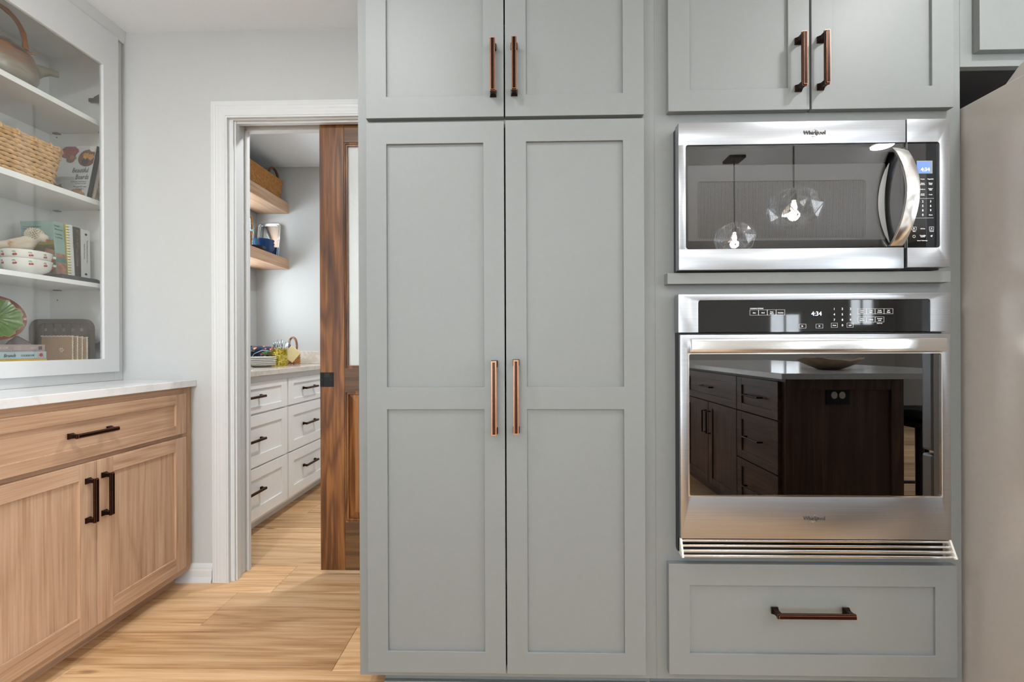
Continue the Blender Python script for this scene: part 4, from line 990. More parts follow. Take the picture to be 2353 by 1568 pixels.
# top shelf: stoneware teapot with bamboo handle
def pottery():
    m, nt, b = newmat('stoneware_glaze'); tc = N(nt, 'ShaderNodeTexCoord'); sp = N(nt, 'ShaderNodeSeparateXYZ'); nt.links.new(tc.outputs['Object'], sp.inputs[0])
    v = mapping(nt, (14, 14, 60), False); f = noise(nt, v, 1.0, 4, 0.6); ml = N(nt, 'ShaderNodeMath', operation='MULTIPLY'); ml.inputs[1].default_value = 0.11
    nt.links.new(f, ml.inputs[0]); ad = N(nt, 'ShaderNodeMath', operation='ADD'); nt.links.new(sp.outputs['Z'], ad.inputs[0]); nt.links.new(ml.outputs[0], ad.inputs[1]); ml2 = N(nt, 'ShaderNodeMath', operation='ADD'); ml2.inputs[1].default_value = 0.03; nt.links.new(ad.outputs[0], ml2.inputs[0]); ad = N(nt, 'ShaderNodeMath', operation='MULTIPLY'); ad.inputs[1].default_value = 5.0; nt.links.new(ml2.outputs[0], ad.inputs[0])
    c = ramp(nt, ad.outputs[0], [(0.0, '#7d7466'), (0.25, '#978f80'), (0.50, '#7d6552'), (0.60, '#9a6236'), (0.70, '#45302a'), (0.82, '#8f897a')])
    nt.links.new(c, b.inputs['Base Color']); b.inputs['Roughness'].default_value = 0.3; return m
tz = 2.0365; tc_ = Vector((-1.965, 1.588, tz))
tp = thing('teapot', tc_, 'brown stoneware teapot with bamboo handle on the top shelf of the display cabinet', 'teapot')
PT = pottery()
tb = B().lathe([(0, 0.001), (0.075, 0), (0.098, 0.02), (0.112, 0.06), (0.112, 0.10), (0.100, 0.135), (0.080, 0.158), (0.062, 0.170), (0.056, 0.172), (0.056, 0.168), (0, 0.168)], tc_, 40).build('pot_body', PT, tp, smooth=60)
B().lathe([(0.0, 0.205), (0.012, 0.203), (0.016, 0.196), (0.012, 0.188), (0.030, 0.186), (0.052, 0.178), (0.060, 0.171), (0.0, 0.170)], tc_, 32).build('lid', PT, tp, smooth=50)
sd = Vector((0.42, 0.91, 0))
B().tube([tc_+sd*0.09+Vector((0, 0, 0.105)), tc_+sd*0.118+Vector((0, 0, 0.122)), tc_+sd*0.145+Vector((0, 0, 0.134)), tc_+sd*0.170+Vector((0, 0, 0.137))], [0.034, 0.022, 0.015, 0.0125], 14).build('spout', plain('spout_glaze', '#837a6a', 0.3, noise_amt=0.15, nscale=30), tp, smooth=50)
BAM = plain('bamboo', '#a8672c', 0.35, 0, 0.18, 30)
hp = []; hr = []
for i in range(17):
    a = PI*i/16; hp.append(tc_+sd*(0.078*math.cos(a))+Vector((0, 0, 0.182+0.128*math.sin(a)**0.8))); hr.append(0.0075+(0.0016 if i % 4 == 2 else 0)+(0.0025 if i in (0, 16) else 0))
B().tube(hp, hr, 10).build('bamboo_handle', BAM, tp, smooth=60)
b = B()
for s in (1, -1):
    q = tc_+sd*(0.080*s)
    b.tube([q+Vector((0, 0, 0.150)), q+sd*0.006*s+Vector((0, 0, 0.172)), q+sd*0.002*s+Vector((0, 0, 0.186)), q-sd*0.008*s+Vector((0, 0, 0.172)), q-sd*0.002*s+Vector((0, 0, 0.15))], 0.0035, 8)
    b.tube([q+Vector((0, 0, 0.17)), q+sd*0.026*s+Vector((0, 0, 0.182))], 0.003, 8)
b.build('lashing', BAM, tp, smooth=60)

# bottom: leaf plate on stand, stacked books, plaited tray, napkins
LG = plain('leaf_glaze', '#64843a', 0.10, noise_amt=0.28, nscale=45)
pt = thing('leaf_plate', (0, 0, 0), 'round brown plate with a raised green cabbage leaf, propped in the display cabinet', 'plate')
B().lathe([(0, -0.004), (0.05, -0.004), (0.080, 0.006), (0.0915, 0.014), (0.0925, 0.017), (0.080, 0.011), (0.05, 0.002), (0, 0.002)], (0, 0, 0), 48).build('dish', plain('brown_glaze', '#7a3a1c', 0.12, noise_amt=0.1), pt, smooth=60)
b = B(); n = 72; ctr = b.bm.verts.new((0, 0, 0.004)); prev = None; rings = []
for rr in (0.3, 0.6, 0.8, 0.93, 1.0):
    R_ = []
    for k in range(n):
        a = 2*PI*k/n; w = 1+(0.05*math.sin(9*a)+0.035*math.sin(23*a))*rr**3; r = 0.081*rr*w; rp = 0.0012*math.sin(18*a)*rr
        R_.append(b.bm.verts.new((r*math.cos(a), r*math.sin(a), 0.004+0.0105*rr**2+rp)))
    rings.append(R_)
for k in range(n): b.bm.faces.new((ctr, rings[0][k], rings[0][(k+1) % n]))
for A, C in zip(rings[:-1], rings[1:]):
    for k in range(n): b.bm.faces.new((A[k], C[k], C[(k+1) % n], A[(k+1) % n]))
lf = b.build('leaf', LG, pt, smooth=80)
b = B()
b.tube([rings_v for rings_v in [Vector((0.081*(1+0.05*math.sin(9*2*PI*k/n)+0.035*math.sin(23*2*PI*k/n))*math.cos(2*PI*k/n), 0.081*(1+0.05*math.sin(9*2*PI*k/n)+0.035*math.sin(23*2*PI*k/n))*math.sin(2*PI*k/n), 0.0150)) for k in range(n)]], 0.0009, 5, closed=True)
b.build('leaf_edge', plain('cream_edge', '#c9b489', 0.3), pt, smooth=60)
for a in range(0, 360, 40):
    bb = B(); ar = math.radians(a); bb.tube([(0.008*math.cos(ar), 0.008*math.sin(ar), 0.0052), (0.04*math.cos(ar+0.1), 0.04*math.sin(ar+0.1), 0.0080), (0.070*math.cos(ar), 0.070*math.sin(ar), 0.0130)], [0.0009, 0.0007, 0.0003], 6); bb.build('leaf_vein', plain('vein_green', '#86a35a', 0.2) if 'vein_green' not in MATS else MATS['vein_green'], pt, smooth=60)
nrm = Vector((0.92, -0.34, 0.16)).normalized(); q = Vector((0, 0, 1)).rotation_difference(nrm)
pt.rotation_mode = 'QUATERNION'; pt.rotation_quaternion = q; pt.location = (-1.990, 1.597, 1.166); pt.scale = (0.93, 0.93, 0.93)
std = thing('plate_stand', (-2.0, 1.68, FLZ), 'dark brown wooden stand with curved feet holding the leaf plate', 'plate stand')
DKW = plain('dark_mahogany', '#4a2218', 0.35, noise_amt=0.15)
t_ = Vector((0.58, 0.80, 0))
for s, nm in ((1, 1), (-1, 1)):
    c = Vector((-2.040, 1.640, FLZ+0.0003))+t_*0.050*s
    b = B(); b.prism([(-0.012, 0.095), (0.010, 0.118), (0.052, 0.086), (0.050, 0.075), (0.030, 0.060), (0.030, 0.0), (0.014, 0.0), (0.0, 0.045), (-0.030, 0.060)], -0.006, 0.006, lambda u, v, w, c=c, s=s: tuple(c+t_*u*s+nrm.cross(t_).cross(t_)*0+Vector((0.58, -0.8, 0)).normalized()*(w+0.002)+Vector((0, 0, v))))
    b.build('foot', DKW, std, bevel=0.002)
b = B(); b.obox(Vector((-2.040, 1.640, FLZ+0.045)), t_*0.07, (0.004, -0.004, 0), (0, 0, 0.006)); b.build('crossbar', DKW, std)
def flat_book(name, label, z0, z1, y1, x1, mat):
    root = thing(name, (x1-0.09, y1-0.12, z0), label, 'book', 'cookbooks stacked flat')
    b = B(); t = 0.002; y0 = y1-0.255; x0 = x1-0.135
    b.box(x0, x1, y0, y1, z0, z0+t); b.box(x0, x1, y0, y1, z1-t, z1); b.box(x1-t, x1, y0, y1, z0+t, z1-t)
    b.build('cover', mat, root, bevel=0.0007); B().box(x0+0.003, x1-t, y0+0.003, y1-0.003, z0+t, z1-t).build('pages', PAPER, root)
    return root
XB = -1.858
flat_book('cookbook', 'yellow covered cookbook at the bottom of the flat stack', FLZ+0.0005, 1.0125, 1.665, XB, plain('bright_yellow', '#d9b13a', 0.45))
bk = flat_book('cookbook', 'pale blue brunch cookbook in the middle of the flat stack', 1.0130, 1.0405, 1.664, XB-0.001, plain('pale_blue_cover', '#b3c8cd', 0.4, noise_amt=0.02))
NAVY = plain('navy_ink', '#26303c', 0.5)
text('Brunch', 0.0165, (XB-0.0002, 1.522, 1.0205), NAVY, bk, '+X', name='lettering', shear=0.3, xs=0.8); text('COOKBOOK', 0.0105, (XB-0.0002, 1.576, 1.0215), NAVY, bk, '+X', name='lettering', xs=0.75)
text('Big', 0.0165, (XB-0.0002, 1.492, 1.0205), NAVY, bk, '+X', name='lettering', shear=0.3, xs=0.8)
B().box(XB-0.0008, XB-0.0002, 1.634, 1.655, 1.0165, 1.0365).build('cover_emblem', plain('emblem_pink', '#c9a9ab', 0.5, noise_amt=0.3, nscale=200), bk)
B().tube([(XB-0.0005, 1.6445, 1.0265), (XB+0.0002, 1.6445, 1.0265)], 0.0065, 14).build('cover_emblem', plain('emblem_red', '#9c3f46', 0.5), bk)
bk = flat_book('cookbook', 'dusty pink cookbook on top of the flat stack', 1.0410, 1.0665, 1.661, XB-0.003, plain('dusty_pink_cover', '#a7938f', 0.45, noise_amt=0.03))
text('COOKBOOK', 0.0125, (XB-0.0022, 1.480, 1.0500), plain('cream_ink', '#d9d2c8', 0.5), bk, '+X', name='lettering', xs=0.8)
for i in range(3): B().box(XB-0.0032, XB-0.0024, 1.556, 1.580, 1.0480+0.005*i, 1.0488+0.005*i).build('print_line', MATS['cream_ink'], bk)
text('Classics', 0.0085, (XB-0.0022, 1.607, 1.0510), MATS['cream_ink'], bk, '+X', name='lettering', shear=0.3, xs=0.8)
B().box(XB-0.0032, XB-0.0024, 1.638, 1.650, 1.0470, 1.0600).build('publisher_mark', plain('mark_dark', '#5a3f3f', 0.5, noise_amt=0.3, nscale=200), bk)

# plaited tray standing on its side
TAU = plain('taupe_plait', '#6b5c52', 0.45, noise_amt=0.10, nscale=45)
tr = thing('plaited_tray', (-1.985, 1.868, FLZ), 'dark taupe plaited tray with square openings standing on its edge behind the napkins', 'tray')
tx0, tx1, tzt, ty = -2.113, -1.845, 1.178, 1.844
b = B().ring((tx0+0.0, tx1, FLZ+0.0005, tzt), (tx0+0.022, tx1-0.022, FLZ+0.022, tzt-0.020), 0.028, ty-0.004, ty+0.014)
# rounded outside
b = B(); 
b.bm.free(); b = B()
def rr_loop(x0, x1, z0, z1, r, n=7):
    P = []
    for cx, cz, a0 in ((x1-r, z1-r, 0), (x0+r, z1-r, 90), (x0+r, z0+r*0.25, 180), (x1-r, z0+r*0.25, 270)):
        rz = r if a0 < 180 else r*0.25
        for k in range(n): a = math.radians(a0+90*k/(n-1)); P.append((cx+r*math.cos(a), cz+rz*math.sin(a)))
    return P
LO = rr_loop(tx0, tx1, FLZ+0.0005, tzt, 0.042); LI = rr_loop(tx0+0.020, tx1-0.020, FLZ+0.018, tzt-0.018, 0.030); n = len(LO)
vo = [[b.bm.verts.new((p[0], y, p[1])) for p in LO] for y in (ty-0.020, ty+0.001)]; vi = [[b.bm.verts.new((p[0], y, p[1])) for p in LI] for y in (ty-0.012, ty+0.005)]
for k in range(n):
    k2 = (k+1) % n
    b.bm.faces.new((vo[0][k], vo[0][k2], vi[0][k2], vi[0][k])); b.bm.faces.new((vo[0][k], vo[1][k], vo[1][k2], vo[0][k2])); b.bm.faces.new((vo[1][k], vi[1][k], vi[1][k2], vo[1][k2])); b.bm.faces.new((vi[0][k], vi[0][k2], vi[1][k2], vi[1][k]))
b.build('tray_rim', TAU, tr, smooth=50)
ix0, ix1, iz0, iz1 = tx0+0.016, tx1-0.016, FLZ+0.014, tzt-0.014
for i in range(6):
    w = 0.026; x = ix0+0.006+(ix1-ix0-0.012-w)*i/5; B().box(x, x+w, ty-0.004, ty-0.0025, iz0, iz1).build('strip', TAU, tr)
for i in range(5):
    w = 0.020; z = iz0+0.004+(iz1-iz0-0.008-w)*i/4; B().box(ix0, ix1, ty-0.002, ty-0.0005, z, z+w).build('strip', TAU, tr)
# folded napkins
NAP = plain('tan_linen', '#ab8a6b', 0.9, noise_amt=0.05, nscale=250, bmp=0.1); LACE = plain('crochet', '#d6c9b4', 0.9, noise_amt=0.08, nscale=200)
np_ = thing('folded_napkins', (-1.945, 1.80, FLZ), 'stack of tan linen napkins with cream crochet edging, standing before the plaited tray', 'napkins')
for k in range(4):
    x0, x1, y, zt = -2.020+0.018*k*0.2, -1.885+0.0140*k, 1.788+0.0065*k, 1.108-0.002*k
    B().box(x0, x1, y, y+0.005, FLZ+0.0005, zt-0.006).build('napkin', NAP, np_, bevel=0.0022)
    b = B()
    for i in range(26): b.bm.verts; spindle(b, (x0+(x1-x0)*i/25, y+0.0015, zt-0.005+0.001*math.sin(i*2.1)), (1, 0, 0.5*math.sin(i*3)), 0.007, 0.0028, 5)
    for i in range(24): spindle(b, (x1+0.0008*math.sin(i*2.7), y+0.0010, FLZ+0.006+(zt-0.010-FLZ)*i/24), (0.4*math.sin(i*2), 0, 1), 0.007, 0.0030, 5, up=(1, 0, 0))
    tag(b.build('crochet_edge', LACE, np_, smooth=60), kind='stuff')
b = B()
for i in range(8):
    a = PI*i/4+0.39; c = Vector((-1.932, 1.7872, 1.045)); spindle(b, c+Vector((math.cos(a)*0.008, 0, math.sin(a)*0.0065)), (math.cos(a), 0, math.sin(a)), 0.009, 0.0016, 5, up=(0, 1, 0))
b.build('embroidered_flower', LACE, np_, smooth=60)

# ================================================================== PANTRY (seen through the doorway)
PD = -1.480
pc = thing('drawer_cabinet', (-1.79, 2.72, 0), 'white drawer cabinet with two columns of three drawers, inside the pantry', 'cabinet')
for y0, y1 in ((2.06, 2.727), (2.727, 3.30)):
    b = B()
    b.box(PD-0.038, PD-0.018, y0, y0+0.03, 0.075, 0.8945); b.box(PD-0.038, PD-0.018, y1-0.03, y1, 0.075, 0.8945)
    for a, c in ((0.075, 0.105), (0.37, 0.40), (0.665, 0.70), (0.845, 0.8945)): b.box(PD-0.038, PD-0.018, y0+0.03, y1-0.03, a, c)
    b.build('face_frame', CABW, pc, bevel=0.0012)
B().box(PD-0.038, PD-0.018, 3.30, 3.395, 0.075, 0.8945).build('filler', CABW, pc)
B().box(PXL+0.002, PD-0.038, 3.38, 3.395, 0.075, 0.8945).build('side_panel', CABW, pc); B().box(PXL+0.002, PD-0.038, 2.06, 2.075, 0.075, 0.8945).build('side_panel', CABW, pc)
B().box(PXL+0.002, PD-0.038, 2.075, 3.38, 0.065, 0.080).build('bottom_panel', CABW, pc)
B().box(PD-0.105, PD-0.09, 2.06, 3.395, 0.0, 0.065).build('toe_kick', CABW, pc)
first = True
for y0, y1 in ((2.004+0.058, 2.7180), (2.7360, 3.2850)):
    for z0, z1 in ((0.0970, 0.3790), (0.3880, 0.6750), (0.6860, 0.8560)):
        th = 0.018; st = 0.062; rl = 0.062 if z1-z0 > 0.2 else 0.036
        b = B().gridframe([y0, y0+st, y1-st, y1], [z0, z0+rl, z1-rl, z1], {(1, 1)}, PD, PD-th, '+X')
        o = b.build('drawer', CABW, pc, bevel=0.0012)
        B().box(PD-th+0.001, PD-0.0085, y0+st-0.002, y1-st+0.002, z0+rl-0.002, z1-rl+0.002).build('panel', CABW, o)
        zc = {0.0970: 0.2550, 0.3880: 0.5385, 0.6860: 0.7790}[z0]
        pull('+X', 2.360 if y0 < 2.5 else 2.997, zc, 0.172, PD-0.0085 if False else PD, o, vert=False, post=0.034)
tag(B().box(PXL+0.001, -1.4500, 2.052, 3.3995, 0.8950, 0.9245).build('countertop', QUARTZP, None, bevel=0.002), 'beige veined quartz countertop on the white pantry drawers', 'countertop')
tag(B().box(PXL+0.001, -1.4500, 3.380, 3.3995, 0.9250, 1.0235).build('backsplash', QUARTZP, None, bevel=0.0015), 'low quartz backsplash against the pantry back wall', 'backsplash')
for z0, z1, lb in ((2.110, 2.193, 'upper thick oak floating shelf in the pantry, carrying the seagrass basket'), (1.669, 1.748, 'lower thick oak floating shelf in the pantry, carrying the tray and blue bowls')):
    tag(B().box(PXL+0.021, -1.834, 2.06, 3.399, z0, z1).build('floating_shelf', OAKY, None, bevel=0.001), lb, 'shelf', 'pantry floating shelves')
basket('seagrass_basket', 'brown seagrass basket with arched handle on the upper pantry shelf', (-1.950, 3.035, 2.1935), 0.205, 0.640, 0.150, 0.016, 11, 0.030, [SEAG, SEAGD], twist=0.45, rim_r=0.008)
sb = [o for o in COL.objects if o.name.startswith('seagrass_basket')][0]
b = B(); pts = [(-1.865, 3.245+0.062*math.cos(PI*i/10), 2.340+0.066*math.sin(PI*i/10)) for i in range(11)]
b.tube(pts, 0.009, 8); b.build('arched_handle', plain('handle_brown', '#5d3016', 0.5, 0, 0.3, 70), sb, smooth=60)
# silver tray leaning on the back wall
SLV = plain('silver', '#dfe6ea', 0.10, 1.0)
st_ = thing('silver_tray', (-1.972, 3.36, 1.7485), 'rectangular silver tray leaning upright on the lower pantry shelf behind the blue bowls', 'tray')
def tilt(u, v, w): return (u, 3.345+0.032*(v/0.27)-w, 1.7490+v)
b = B().rrect((-2.062, -1.884, 0.001, 0.278), 0.024, -0.004, 0.0, fn=tilt); b.build('plate', SLV, st_, bevel=0.001, smooth=40)
for (i_, h_) in ((0.0, 0.006), (0.012, 0.003)):
    q_ = rr_loop(-2.059+i_, -1.887-i_, 0.004+i_, 0.275-i_, 0.022); b = B().tube([tilt(u, v, 0.002) for u, v in q_], 0.0035 if i_ == 0 else 0.002, 8, closed=True); b.build('raised_border', SLV, st_, smooth=60)
BLUE = plain('cobalt_glaze', '#22406e', 0.14, noise_amt=0.12, nscale=30); BLUEI = plain('azure_glaze', '#2f86bd', 0.12)
def blue_bowl(c, r, h, label):
    root = thing('blue_bowl', c, label, 'bowl', 'nested blue bowls')
    B().lathe([(0, 0), (r*0.45, 0), (r*0.62, h*0.25), (r*0.88, h*0.62), (r, h), ], c, 40).build('outside', BLUE, root, smooth=60)
    B().lathe([(r, h), (r*0.97, h+0.001), (r*0.84, h*0.66), (r*0.55, h*0.30), (0, h*0.2)], c, 40).build('inside', BLUEI, root, smooth=60)
for i, lb in enumerate(('lowest of the nested cobalt blue bowls on the pantry shelf', 'middle nested cobalt blue bowl on the pantry shelf', 'topmost nested cobalt blue bowl on the pantry shelf')):
    blue_bowl((-1.935, 3.235, 1.7485+0.024*i), 0.072, 0.066, lb)
dk = thing('dark_blue_dish', (-1.900, 3.100, 1.7485), 'small dark blue dish in front of the nested bowls', 'dish')
B().lathe([(0, 0), (0.03, 0), (0.05, 0.02), (0.055, 0.035), (0.052, 0.035), (0.045, 0.02), (0.0, 0.008)], (-1.900, 3.100, 1.7485), 32).build('dish_body', plain('midnight_glaze', '#27273a', 0.2), dk, smooth=60)
gv = thing('glass_vase', (-1.985, 3.20, 1.7485), 'clear textured glass vase beside the silver tray', 'vase')
B().lathe([(0.0, 0.0), (0.030, 0), (0.036, 0.05), (0.042, 0.12), (0.046, 0.19), (0.043, 0.19), (0.038, 0.12), (0.032, 0.01), (0, 0.008)], (-2.005, 3.14, 1.7485), 28).build('vase_body', pane_mat('vase_glass', '#cfe0e4', 0.12, 0.05, 0.6, 90), gv, smooth=60)
wj = thing('wicker_jar', (-1.92, 2.965, 1.7485), 'glass jar wrapped in brown woven cane with a loop handle, on the lower pantry shelf', 'jar')
jc = Vector((-1.955, 3.00, 1.7485))
B().lathe([(0, 0.01), (0.045, 0.01), (0.058, 0.10), (0.060, 0.20), (0.052, 0.235), (0.050, 0.235), (0.054, 0.2), (0.05, 0.1), (0, 0.014)], jc, 28).build('glass_body', pane_mat('jar_glass', '#c2d2d6', 0.18), wj, smooth=60)
b = B()
for r in range(9):
    z = 0.006+0.0135*r; rad = 0.052+0.010*math.sin(PI*r/16); n = 16
    for k in range(n):
        a = 2*PI*(k+0.5*(r % 2))/n; spindle(b, jc+Vector((rad*math.cos(a), rad*math.sin(a), z)), (-math.sin(a), math.cos(a), 0.35), 0.028, 0.0078, 6)
tag(b.build('cane_weave', SEAG, wj, smooth=60), kind='stuff')
b = B(); n = 20
for i in range(n):
    a = PI*i/(n-1); q = jc+Vector((0.059+0.006*math.sin(a), 0.026*math.cos(a), 0.115+0.115*math.sin(a)**0.7)); spindle(b, q, (0.1, -math.sin(a), math.cos(a)+0.4), 0.026, 0.0075, 6)
tag(b.build('cane_handle', SEAG, wj, smooth=60), kind='stuff')
B().lathe([(0.053, 0.228), (0.057, 0.232), (0.057, 0.240), (0.050, 0.242), (0.050, 0.228)], jc, 28).build('rim', plain('dark_rim', '#2f2a26', 0.3, 0.5), wj, smooth=40)
# ---- on the pantry counter
CZ = 0.9250
for i in range(5):
    lb = ('lowest', 'second lowest', 'middle', 'second highest', 'topmost')[i]+' white plate of the stack of five beside the gold tumbler'
    c = (-1.715, 2.835, CZ+0.0005+0.0118*i)
    r = 0.089
    tag(B().lathe([(0, 0), (r*0.55, 0), (r*0.78, 0.006 if i else 0.012), (r, 0.017), (r, 0.0195), (r*0.96, 0.0195), (r*0.74, 0.0095), (r*0.5, 0.004), (0, 0.004)], c, 48).build('plate', CER, None, smooth=50, origin=c), lb, 'plate', 'stack of white plates')
GOLD = None
def mercury():
    m, nt, b = newmat('gold_mercury'); v = mapping(nt, (1, 1, 1), False); f = noise(nt, v, 55, 4, 0.6, 0.8)
    c = ramp(nt, f, [(0.35, '#7d6a18'), (0.5, '#c2ab35'), (0.65, '#e6d98a')]); nt.links.new(c, b.inputs['Base Color']); b.inputs['Metallic'].default_value = 0.9; b.inputs['Roughness'].default_value = 0.18; bump(nt, b, f, 0.9, 0.004); return m
gc = Vector((-1.692, 3.010, CZ+0.0005)); gt = thing('gold_tumbler', gc, 'gold mercury-glass tumbler filled with cutlery on the pantry counter', 'cup')
b = B(); prof = [(0, 0), (0.047, 0), (0.050, 0.004)]+[(0.0500+0.0012*math.sin(i*2.1), 0.008+0.108*i/24) for i in range(25)]+[(0.0505, 0.120), (0.047, 0.120), (0.046, 0.01), (0, 0.008)]
b.lathe(prof, gc, 36); b.build('tumbler_body', mercury(), gt, smooth=60)
random.seed(3)
kinds = []
for i in range(14):
    a = i*2.39996; rr = 0.012+0.026*((i*0.618) % 1); base_ = gc+Vector((0.5*rr*math.cos(a), 0.5*rr*math.sin(a), 0.012)); lean = Vector((0.24*math.cos(a)*(rr/0.03), 0.22*math.sin(a)*(rr/0.03), 1)).normalized()
    Lc = 0.155+0.022*((i*0.37) % 1); tip = base_+lean*Lc; k = i % 3
    nm = ('fork', 'spoon', 'knife')[k]
    side = Vector((-math.sin(0.9), math.cos(0.9), 0)); fwd = lean.cross(side)
    b = B()
    b.tube([base_, base_+lean*(Lc*0.7)], [0.0026, 0.0020], 6)
    if k == 1:
        b.lathe([(0, -0.022), (0.009, -0.012), (0.0125, 0.0), (0.010, 0.014), (0, 0.022)], (0, 0, 0), 12, sy=0.25)
        vs_ = [v for v in b.bm.verts if abs(v.co.z) < 0.03 and v.co.length < 0.03]
        for v in vs_: v.co = base_+lean*(Lc*0.7+0.02+v.co.z)+side*v.co.x+fwd*v.co.y
    elif k == 0:
        q = base_+lean*(Lc*0.7); b.hexa([q+side*s*0.009*(0.4 if t == 0 else 1)+lean*0.016*t+fwd*0.0008*w for s in (-1, 1) for t in (0, 1) for w in (-1, 1)])
        for j in range(4): b.tube([q+lean*0.016+side*(j-1.5)*0.0055, q+lean*0.042+side*(j-1.5)*0.0055], [0.0014, 0.0008], 5)
    else:
        q = base_+lean*(Lc*0.68); b.hexa([q+side*s*0.008*(1 if t == 0 else 0.5)+lean*0.055*t+fwd*0.0007*w for s in (-1, 1) for t in (0, 1) for w in (-1, 1)])
    tag(b.build(nm, SLV, None, smooth=60, origin=base_), 'steel '+nm+' standing in the gold tumbler', nm, nm+('s' if k < 2 else '')+' in the tumbler' if k < 2 else 'knives in the tumbler')
# tilted napkin holder / notebook box
nb = thing('note_box', (0, 0, 0), 'cream note box with red and blue layers tilted against the woven caddy', 'box')
b = B().box(-0.042, 0.042, -0.018, 0.020, -0.048, 0.048); b.build('front_card', plain('cream_card', '#e2cf9c', 0.6, noise_amt=0.03), nb, bevel=0.004)
for k, (c_n, c_c) in enumerate((('red_layer', '#a8484c'), ('blue_layer', '#6a86a8'), ('white_layer', '#d6d6d6'), ('red_layer2', '#9c3a40'))):
    B().box(-0.044-0.0001*k, -0.0425, -0.016+0.0, 0.018, -0.044, 0.046).build('edge_layer', plain(c_n, c_c, 0.6), nb) if k == 0 else B().box(-0.0425-0.004*k, -0.0385-0.004*k-0.0045, -0.017, 0.019, -0.046, 0.047).build('edge_layer', plain(c_n, c_c, 0.6), nb, bevel=0.0008)
nb.location = (-1.672, 3.135, CZ+0.080); nb.rotation_euler = (0, math.radians(38), math.radians(28))
cd_ = thing('woven_caddy', (-1.70, 3.24, CZ), 'brown woven caddy with tall braided loop handle at the back of the pantry counter', 'caddy')
b = B()
for r in range(5):
    for k in range(18):
        a = 2*PI*(k+0.5*(r % 2))/18; spindle(b, Vector((-1.745+0.060*math.cos(a), 3.255+0.060*math.sin(a), CZ+0.010+0.015*r)), (-math.sin(a), math.cos(a), 0.3), 0.026, 0.0082, 6)
tag(b.build('caddy_weave', SEAG, cd_, smooth=60), kind='stuff')
b = B()
for i in range(34):
    a = PI*i/33; x, z = 0.030*math.cos(a), 0.075*math.sin(a)**0.75
    for s in (-1, 1): spindle(b, Vector((-1.722+x, 3.245+s*0.003, CZ+0.130+z)), (-math.sin(a)+0.5*s*math.cos(a), 0.3*s, math.cos(a)+0.5*s*math.sin(a)), 0.018, 0.0062, 6)
for sx in (-1, 1): b.tube([(-1.722+0.030*sx, 3.245, CZ+0.06), (-1.722+0.030*sx, 3.245, CZ+0.135)], 0.006, 8)
tag(b.build('braided_handle', plain('braid_brown', '#8a6446', 0.6, 0, 0.4, 80), cd_, smooth=60), kind='stuff')
# striped straws / cloth behind
for k in range(2): tag(B().tube([(-1.735+0.012*k, 3.22, CZ+0.07), (-1.742+0.022*k, 3.20, CZ+0.150)], 0.005, 8).build('striped_straw', plain('straw_navy' if k else 'straw_white', '#31456e' if k else '#e5e8ee', 0.5), None), ('navy' if k else 'white')+' paper straw standing in the woven caddy', 'straw')
# floral pouch and grey cloth bag: soft pillow shapes
def cushion(name, c, sx, sy, sz, mat, parent, rot=(0, 0, 0), seedv=1, crumple=0.004):
    rnd = random.Random(seedv); bm_ = B(); n = 14; bm = bm_.bm
    R = Matrix.Rotation(rot[2], 3, 'Z') @ Matrix.Rotation(rot[1], 3, 'Y') @ Matrix.Rotation(rot[0], 3, 'X')
    ph = [rnd.uniform(0, 6) for _ in range(6)]
    for side in (-1, 1):
        g = [[None]*(n+1) for _ in range(n+1)]
        for i in range(n+1):
            for j in range(n+1):
                u, v = 2*i/n-1, 2*j/n-1; t = max(0, (1-u**4)*(1-v**4))**0.5
                w = side*t*sy/2*(1+0.18*math.sin(5*u+ph[0])*math.sin(4*v+ph[1]))+crumple*math.sin(9*u+ph[2]+3*v)
                g[i][j] = bm.verts.new(Vector(c)+R @ Vector((u*sx/2*(1-0.05*v*v), w, v*sz/2*(1-0.05*u*u))))
        for i in range(n):
            for j in range(n): bm.faces.new((g[i][j], g[i+1][j], g[i+1][j+1], g[i][j+1]))
    bmesh.ops.remove_doubles(bm, verts=bm.verts, dist=0.0012)
    return bm_.build(name, mat, parent, smooth=80)
def floral():
    m, nt, b = newmat('navy_floral'); v = mapping(nt, (1, 1, 1), False)
    vo = N(nt, 'ShaderNodeTexVoronoi'); vo.inputs['Scale'].default_value = 34; nt.links.new(v, vo.inputs['Vector'])
    f = noise(nt, v, 22, 3, 0.5)
    c = ramp(nt, vo.outputs['Distance'], [(0.0, '#e8c24a'), (0.16, '#d9894a'), (0.27, '#c9574a'), (0.33, '#17213f')])
    c2 = ramp(nt, f, [(0.56, '#17213f'), (0.60, '#5f7c4f')])
    mx = N(nt, 'ShaderNodeMix', data_type='RGBA'); r = N(nt, 'ShaderNodeMath', operation='LESS_THAN'); r.inputs[1].default_value = 0.32
    nt.links.new(vo.outputs['Distance'], r.inputs[0]); nt.links.new(r.outputs[0], mx.inputs[0]); nt.links.new(c2, mx.inputs[6]); nt.links.new(c, mx.inputs[7])
    nt.links.new(mx.outputs[2], b.inputs['Base Color']); b.inputs['Roughness'].default_value = 0.7; return m
fp = thing('floral_pouch', (-1.80, 3.02, CZ), 'navy cloth pouch with yellow and orange flowers behind the plates', 'pouch')
cushion('pouch_body', (-1.828, 3.050, CZ+0.072), 0.175, 0.075, 0.135, floral(), fp, (0.2, 0.06, 0.45), 2)
b = B(); b.tube([(-1.89, 3.00, CZ+0.05), (-1.86, 2.99, CZ+0.085), (-1.80, 2.985, CZ+0.11), (-1.74, 3.02, CZ+0.10)], 0.0025, 6); b.build('drawstring', plain('pale_cord', '#b9c0d0', 0.7), fp)
gb = thing('cloth_bag', (-1.86, 2.86, CZ), 'dark slate blue cloth bag slumped at the left of the floral pouch', 'bag')
